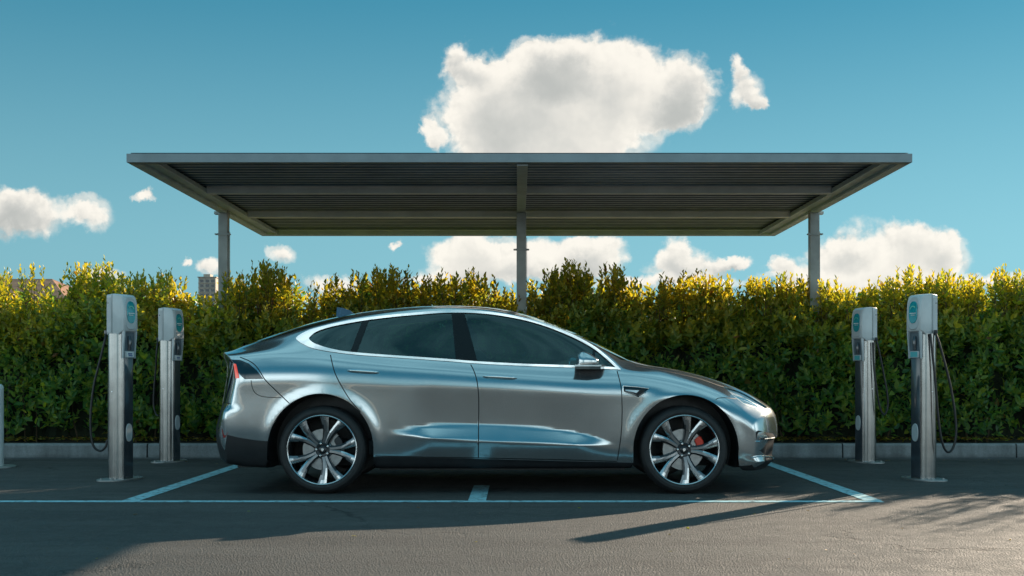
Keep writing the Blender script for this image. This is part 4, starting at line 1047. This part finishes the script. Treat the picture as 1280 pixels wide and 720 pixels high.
# =====================================================================  the hedge
def leafmat(name):
    m, nt = newmat(name); g = N(nt)
    at = g.n('ShaderNodeAttribute', attribute_name='leaf').outputs['Color']
    sp = g.n('ShaderNodeSeparateXYZ'); g.put(sp.inputs[0], at)
    rnd, young, dry = sp.outputs
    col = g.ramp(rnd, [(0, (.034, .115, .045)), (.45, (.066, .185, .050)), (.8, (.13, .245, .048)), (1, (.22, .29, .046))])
    col = g.mix(young, col, g.ramp(rnd, [(0, (.17, .195, .022)), (.5, (.30, .262, .026)), (1, (.43, .32, .03))]))  # yellow is partly new growth, partly sunlight put into the leaf colour
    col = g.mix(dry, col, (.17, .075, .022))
    tcol = g.vm('MULTIPLY', g.vm('SCALE', col, 2.6), (1.2, 1.03, .34))
    pr = g.pbsdf(color=col, rough=.42, spec=.45)
    tr = g.n('ShaderNodeBsdfTranslucent'); g.put(tr.inputs[0], tcol)
    mx = g.n('ShaderNodeMixShader'); mx.inputs[0].default_value = .42; nt.links.new(pr, mx.inputs[1]); nt.links.new(tr.outputs[0], mx.inputs[2])
    o = g.n('ShaderNodeOutputMaterial'); nt.links.new(mx.outputs[0], o.inputs[0]); return m
M_leaf = leafmat('hedge_leaf')
M_twig = simple('twig_bark', (.10, .065, .035), .8, 0, .3, 20)
env_px = [-400,-200,-100,0,20,40,70,85,103,125,150,165,190,205,225,250,270,285,305,318,332,345,362,374,385,398,415,440,468,485,500,520,545,562,590,610,640,665,690,710,728,745,762,770,785,800,830,850,872,900,920,940,960,975,1000,1020,1035,1050,1080,1110,1135,1160,1190,1220,1250,1280,1400,1700]
env_py = [352,345,350,350,352,358,366,352,342,336,350,352,348,356,362,370,360,352,352,352,344,344,352,365,378,370,360,352,348,348,354,356,350,352,350,356,366,370,350,344,340,348,352,346,356,362,356,352,352,354,354,350,352,350,358,366,356,358,364,354,348,350,354,356,352,350,350,345]
YH = 13.62
ex = (np.array(env_px) - VPX) * YH / F; ez = CAMH + (VPY - 9 - np.array(env_py)) * YH / F
def env(x): return np.interp(x, ex, ez)
def vnoise(x, y, s, seed):
    """cheap smooth noise"""
    r_ = np.random.default_rng(seed); o = np.zeros_like(x)
    for k in range(7):
        a = r_.uniform(0, 6.283); f = s * r_.uniform(.5, 2.2); o += np.sin((x * math.cos(a) + y * math.sin(a)) * f + r_.uniform(0, 6.28))
    return o / 3.2
def shoots(org, dr, ln, nl, ls, young_lit0, young_lit1, curl=.35, seed=1, spread=.9):
    """leaves along shoots; org, dr: N x 3; ln, ls: N; nl leaves each. returns leaf base, axis, up, size, young"""
    r_ = np.random.default_rng(seed); n = len(org)
    t = (np.arange(nl) + .6) / nl; t = np.repeat(t[None], n, 0) + r_.uniform(-.3, .3, (n, nl)) / nl
    up = np.array([0, 0, 1.])
    pos = org[:, None] + dr[:, None] * (ln[:, None] * t)[..., None] + up * (curl * ln[:, None] * t ** 2)[..., None]
    tan = dr[:, None] + up * (2 * curl * t)[..., None]; tan /= np.linalg.norm(tan, axis=2, keepdims=True)
    a = np.cross(tan, r_.normal(size=(n, 1, 3))); a /= np.linalg.norm(a, axis=2, keepdims=True); b = np.cross(tan, a)
    ph = np.arange(nl)[None] * 2.4 + r_.uniform(0, 6.28, (n, 1)) + r_.normal(0, .35, (n, nl))
    rad = a * np.cos(ph)[..., None] + b * np.sin(ph)[..., None]
    k = np.clip(spread * (1.15 - .75 * t), .2, 1)[..., None]
    ax = tan * (1 - .55 * k) + rad * k; ax[..., 2] += .12; ax /= np.linalg.norm(ax, axis=2, keepdims=True)
    nrm = tan - ax * (tan * ax).sum(2, keepdims=True) + r_.normal(0, .22, (n, nl, 3)); nrm /= np.linalg.norm(nrm, axis=2, keepdims=True)
    size = ls[:, None] * (1.12 - .55 * t ** 3) * r_.uniform(.75, 1.15, (n, nl))
    yg = np.clip(young_lit0[:, None] + (young_lit1 - young_lit0)[:, None] * t ** 1.5 + r_.normal(0, .12, (n, nl)), 0, 1)
    return pos.reshape(-1, 3), ax.reshape(-1, 3), nrm.reshape(-1, 3), size.ravel(), yg.ravel()
def leaves_mesh(name, parts_, mat, parent, dry=0., seed=3, width=.47):
    r_ = np.random.default_rng(seed)
    pos, ax, nrm, size, yg = [np.concatenate([p[i] for p in parts_]) for i in range(5)]
    n = len(pos); sd = np.cross(ax, nrm); sd /= np.linalg.norm(sd, axis=1, keepdims=True); nrm = np.cross(sd, ax)
    w = size * width * r_.uniform(.8, 1.15, n) / 2; L = size; fold = r_.uniform(.12, .42, n); drp = r_.uniform(-.02, .22, n)
    def pt(a, s, lift): return pos + ax * (L * a)[:, None] + sd * (w * s)[:, None] + nrm * (w * abs(s) * fold * (1 if s else 0) - L * drp * lift)[:, None]
    V = np.stack([pt(0, 0, 0), pt(.34, 1, .1), pt(.70, .72, .45), pt(1., 0, 1.), pt(.70, -.72, .45), pt(.34, -1, .1)], 1).reshape(-1, 3)
    b = np.arange(n)[:, None] * 6
    Fq = np.concatenate([b + [0, 1, 2, 3], b + [0, 3, 4, 5]], 1).reshape(-1)
    me = bpy.data.meshes.new(name); me.vertices.add(n * 6); me.vertices.foreach_set('co', V.ravel())
    me.loops.add(n * 8); me.loops.foreach_set('vertex_index', Fq.astype(np.int32))
    me.polygons.add(n * 2); me.polygons.foreach_set('loop_start', np.arange(0, n * 8, 4, dtype=np.int32))
    me.materials.append(mat); me.update(calc_edges=True)
    at = me.attributes.new('leaf', 'FLOAT_COLOR', 'POINT')
    rr = r_.uniform(0, 1, n); dd = (r_.uniform(0, 1, n) < dry) * r_.uniform(.5, 1, n)
    c = np.repeat(np.stack([rr, yg, dd, np.ones(n)], 1), 6, 0)
    at.data.foreach_set('color', c.ravel().astype(np.float32))
    return link(bpy.data.objects.new(name, me), parent)
r_ = np.random.default_rng(21)
X0, X1 = -9.0, 11.5
parts_ = []; twigs = []
# front face, clumped
n = 9400
x = r_.uniform(X0, X1, n); top = env(x); z = KH + .06 + (top - KH - .08) * r_.uniform(0, 1, n)
y = 13.30 + .09 * vnoise(x, z, 4, 5) + .05 * vnoise(x, z, 11, 8) + r_.uniform(-.05, .22, n) + .62 * np.clip((z - top + .42) / .36, 0, 1) + .05 * np.clip((.35 - z) / .2, 0, 1)
thin = vnoise(x, z, 7, 12) + .5 * vnoise(x, z, 16, 13); keep = (r_.uniform(-1, 1.8, n) < thin + 1.0); x, y, z = x[keep], y[keep], z[keep]; n = len(x)
d_ = np.stack([r_.normal(0, .55, n), -r_.uniform(.35, 1.0, n), r_.uniform(-.1, 1.0, n)], 1); d_ /= np.linalg.norm(d_, axis=1, keepdims=True)
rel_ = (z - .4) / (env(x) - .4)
yy = np.clip((rel_ - .47 + .12 * vnoise(x, z, 2.5, 33)) * 1.7, 0, .85) + .09 + .16 * (vnoise(x, z, 4, 31) > .7)  # yellower upward: new leaves, and sunlight painted down the face
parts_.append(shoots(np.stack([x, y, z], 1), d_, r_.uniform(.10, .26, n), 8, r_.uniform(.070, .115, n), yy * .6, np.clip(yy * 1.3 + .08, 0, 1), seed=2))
# inner fill
n = 4200; x = r_.uniform(X0, X1, n); z = .3 + (env(x) - .42) * r_.uniform(0, 1, n) ** .6; y = r_.uniform(13.5, 14.25, n)
d_ = r_.normal(size=(n, 3)); d_ /= np.linalg.norm(d_, axis=1, keepdims=True)
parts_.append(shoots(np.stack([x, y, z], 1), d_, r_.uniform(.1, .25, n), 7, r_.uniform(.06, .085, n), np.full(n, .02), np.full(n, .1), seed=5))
# back face (shades the front)
n = 2600; x = r_.uniform(X0, X1, n); z = .3 + (env(x) - .35) * r_.uniform(0, 1, n); y = r_.uniform(14.2, 14.45, n)
d_ = np.stack([r_.normal(0, .5, n), r_.uniform(.3, 1, n), r_.uniform(-.1, 1, n)], 1); d_ /= np.linalg.norm(d_, axis=1, keepdims=True)
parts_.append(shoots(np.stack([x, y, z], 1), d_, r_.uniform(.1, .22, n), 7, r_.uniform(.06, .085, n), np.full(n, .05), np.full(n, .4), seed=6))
# top
n = 7600; x = r_.uniform(X0, X1, n); y = r_.uniform(13.32, 14.38, n); crown = .04 - .34 * (14.25 - y)
z = env(x) - .30 + crown - .04 + r_.uniform(-.14, .06, n) + .055 * vnoise(x, y, 7, 40) + .05 * vnoise(x, y, 18, 41) - .03
d_ = np.stack([r_.normal(0, .42, n), r_.normal(-.08, .40, n), r_.uniform(.5, 1.2, n)], 1); d_ /= np.linalg.norm(d_, axis=1, keepdims=True)
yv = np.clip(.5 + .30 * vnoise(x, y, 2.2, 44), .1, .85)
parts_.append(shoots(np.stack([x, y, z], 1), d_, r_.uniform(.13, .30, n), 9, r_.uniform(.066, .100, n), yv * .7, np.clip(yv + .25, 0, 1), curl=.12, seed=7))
# long shoots standing above the clipped top, thickest where the photograph shows tufts
pk = [(5,338,8),(38,331,6),(96,334,9),(104,328,10),(128,330,12),(152,344,6),(182,340,8),(205,337,9),(212,345,6),(285,338,8),(300,345,6),(318,338,6),(334,328,14),(345,335,10),(362,345,7),(398,352,6),(420,345,8),(448,340,7),(470,334,12),(488,331,14),(500,340,6),(522,345,7),(550,345,8),(571,343,7),(592,337,10),(606,343,5),(640,358,4),(664,352,8),(694,336,14),(709,327,16),(722,334,12),(735,342,6),(767,331,14),(776,343,8),(795,350,7),(830,347,10),(848,350,6),(872,338,12),(890,350,6),(908,348,7),(940,346,8),(957,350,6),(974,341,9),(988,352,6),(1000,346,7),(1034,349,9),(1050,358,6),(1062,360,5),(1110,346,10),(1136,334,14),(1150,347,9),(1163,348,8),(1180,338,10),(1192,346,10),(1215,345,8),(1226,350,7),(1252,334,8),(1262,345,8),(1275,338,8)]
for extra in range(36): pk.append((1290 + extra * 15, 342 + r_.integers(-6, 12), 8))
pk += [(1400, 300, 10), (1475, 268, 14), (1530, 252, 16), (1600, 285, 12), (1668, 255, 16), (1735, 285, 12)]
ox, od, ol, os_ = [], [], [], []
for (px_, py_, k) in pk:
    for i in range(int(k * 1.25) + 3):
        yq = r_.uniform(13.35, 14.1); xx = (px_ + (0 if i == 0 else r_.normal(0, 8)) - VPX) * yq / F
        tz_ = CAMH + (VPY - (py_ + (0 if i == 0 else abs(r_.normal(0, 9))))) * yq / F
        b0 = env(xx) - .24; l_ = max(.14, tz_ - b0) * 1.0
        dd = np.array([r_.normal(0, .14), r_.normal(0, .14), 1.]); dd /= np.linalg.norm(dd)
        ox.append((xx - dd[0] * l_ * .8, yq, b0)); od.append(dd); ol.append(l_); os_.append(r_.uniform(.068, .100))
ox, od, ol, os_ = map(np.array, (ox, od, ol, os_))
m = len(ox); y0_ = r_.uniform(.4, .9, m)  # golden for new growth and for painted sun on the tall tips
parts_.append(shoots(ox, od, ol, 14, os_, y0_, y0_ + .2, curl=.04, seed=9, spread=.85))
hedge = empty('hedge', (0, 13.85, 0), 'long dense green hedge with golden new, sunlit-coloured tips growing behind the kerb', 'hedge')
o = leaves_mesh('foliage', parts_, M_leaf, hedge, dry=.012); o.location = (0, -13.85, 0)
print('leaves', len(o.data.vertices) // 6)
# stems of the long shoots, and the woody stems low down
tw = MB()
for p, d0, l_ in zip(ox, od, ol):
    tw.tube([tuple(p - d0 * .1 - np.array([0, 13.85, 0])), tuple(p + d0 * l_ * .5 + np.array([0, -13.85, .005])), tuple(p + d0 * l_ * 1.0 + np.array([0, -13.85, .04 * l_]))], [.004, .003, .0015], 4, False)
for i in range(110):
    xx = r_.uniform(-7, 8); yq = r_.uniform(13.30, 13.9); l_ = r_.uniform(.4, 1.2); a = r_.normal(0, .22)
    tw.tube([(xx, yq - 13.85, KH - .02), (xx + a * l_ * .5, yq - 13.85 + r_.normal(0, .05), KH + l_ * .5), (xx + a * l_, yq - 13.85 + r_.normal(0, .1), KH + l_)], [r_.uniform(.006, .014), .006, .003], 5, False)
tw.build('stems', M_twig, hedge, True, 60)
# dark woody core that closes the view through
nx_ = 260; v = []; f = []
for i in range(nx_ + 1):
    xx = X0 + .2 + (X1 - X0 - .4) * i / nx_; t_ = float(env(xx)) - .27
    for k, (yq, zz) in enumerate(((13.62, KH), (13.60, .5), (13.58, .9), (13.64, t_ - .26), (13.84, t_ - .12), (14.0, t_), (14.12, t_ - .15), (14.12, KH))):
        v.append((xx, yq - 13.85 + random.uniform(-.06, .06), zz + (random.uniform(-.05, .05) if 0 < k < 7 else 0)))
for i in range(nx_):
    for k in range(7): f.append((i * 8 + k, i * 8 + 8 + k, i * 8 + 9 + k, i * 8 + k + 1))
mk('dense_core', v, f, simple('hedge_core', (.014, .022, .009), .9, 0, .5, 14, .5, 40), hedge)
# fallen leaves: litter on the bed and a few on the asphalt
n = 3800; x = r_.uniform(-7.5, 8.5, n); y = r_.uniform(13.03, 13.5, n); z = np.full(n, KH + .025) + r_.uniform(0, .03, n)
az = r_.uniform(0, 6.28, n); ax = np.stack([np.cos(az), np.sin(az), r_.normal(0, .15, n)], 1); nr = np.stack([r_.normal(0, .35, n), r_.normal(0, .35, n), np.ones(n)], 1)
P1_ = (np.stack([x, y, z], 1), ax, nr, r_.uniform(.03, .06, n), r_.uniform(.2, 1, n))
o = leaves_mesh('fallen_leaves', [P1_], M_leaf, None, dry=.75, seed=8); o['kind'] = 'stuff'; o['label'] = 'dry leaves scattered on the soil at the foot of the hedge'
n = 46; x = r_.uniform(-4.5, 5.5, n); y = np.where(r_.uniform(0, 1, n) < .5, r_.uniform(5.4, 8.2, n), r_.uniform(11.8, 12.8, n)); z = np.full(n, .006)
az = r_.uniform(0, 6.28, n); ax = np.stack([np.cos(az), np.sin(az), r_.normal(0, .05, n)], 1); nr = np.stack([r_.normal(0, .2, n), r_.normal(0, .2, n), np.ones(n)], 1)
o = leaves_mesh('leaf_litter', [(np.stack([x, y, z], 1), ax, nr, r_.uniform(.018, .04, n), r_.uniform(.2, 1, n))], M_leaf, None, dry=.8, seed=9); o['kind'] = 'stuff'; o['label'] = 'few small dry leaves lying on the asphalt'
# =====================================================================  far buildings
M_tower = concrete('tower_concrete', (.55, .46, .38), .4)
M_win = simple('dark_window', (.03, .04, .05), .15)
D = 150.0; s_ = D / F
tx0, tx1 = (248 - VPX) * s_, (269.5 - VPX) * s_; tz = CAMH + (VPY - 347) * s_
tb = empty('apartment_tower', ((tx0 + tx1) / 2, D + 2, 0), 'tiny tan apartment tower seen over the hedge beside the left canopy post', 'building')
mb = MB(); mb.box(tx0, tx1, D, D + 4, 0, tz); mb.build('wall', M_tower, tb, world=True)
mb = MB(); mb.box(tx0 - .12, tx1 + .12, D - .12, D + 4.1, tz + .01, tz + .12); mb.box(tx0 + .4, tx0 + 1.3, D + 1, D + 2.4, tz + .12, tz + .55); mb.build('roof', M_tower, tb, world=True)
for k in range(6):
    for q in range(3):
        x_ = tx0 + .25 + q * .72; z_ = tz - .62 - k * .62
        mb = MB(); mb.box(x_, x_ + .42, D - .03, D + .02, z_, z_ + .34); mb.build('window', M_win, tb, world=True)
    mb = MB(); mb.box(tx0 - .05, tx1 + .05, D - .10, D - .035, tz - .74 - k * .62, tz - .68 - k * .62); mb.build('balcony_ledge', M_tower, tb, world=True)
D = 60.0; s_ = D / F
M_tile = simple('terracotta_roof', (.30, .15, .085), .8, 0, .35, 1.2, .6, 12)
M_plas = concrete('cream_plaster', (.42, .34, .26), .5)
def P(x, y): return ((x - VPX) * s_, CAMH + (VPY - y) * s_)
hb = empty('house', (P(15, 0)[0], D + 4, 0), 'house with a low terracotta roof showing over the far left of the hedge', 'house')
(xa, za), (xb, zb_) = P(-60, 352), P(30, 352); (xc, zc_) = P(84, 371)
mb = MB(); mb.box(P(-130, 0)[0], P(86, 0)[0], D, D + 8, 0, zc_ - .1); mb.build('wall', M_plas, hb, world=True)
v = [(P(-140, 0)[0], D - .4, zc_ - .08), (xc + .1, D - .4, zc_ - .08), (xb, D + 3.6, zb_ + .45), (P(-100, 0)[0], D + 3.6, zb_ + .45), (P(-140, 0)[0], D + 8.4, zc_ - .08), (xc + .1, D + 8.4, zc_ - .08)]
v2 = [(a, b, c - .14) for a, b, c in v]
mk('roof', v + v2, [(0, 1, 2, 3), (3, 2, 5, 4), (1, 5, 2), (0, 3, 4), (6, 9, 8, 7), (9, 10, 11, 8), (0, 6, 7, 1), (1, 7, 11, 5), (5, 11, 10, 4), (4, 10, 6, 0)], M_tile, hb, world=True)
mb = MB(); cx_ = P(52, 0)[0]; mb.box(cx_ - .25, cx_ + .25, D + 2.2, D + 2.8, zc_ - .2, zc_ + .38, .02); mb.build('chimney', M_plas, hb, world=True)
# sunlit pavement on the other side of the road, behind the camera: the flank of the car mirrors it
mb = MB(); mb.box(-60, 60, -13, -6.2, 0, .13, .015); mb.build('pavement', concrete('pavement_concrete', (.46, .42, .36)))['kind'] = 'structure'
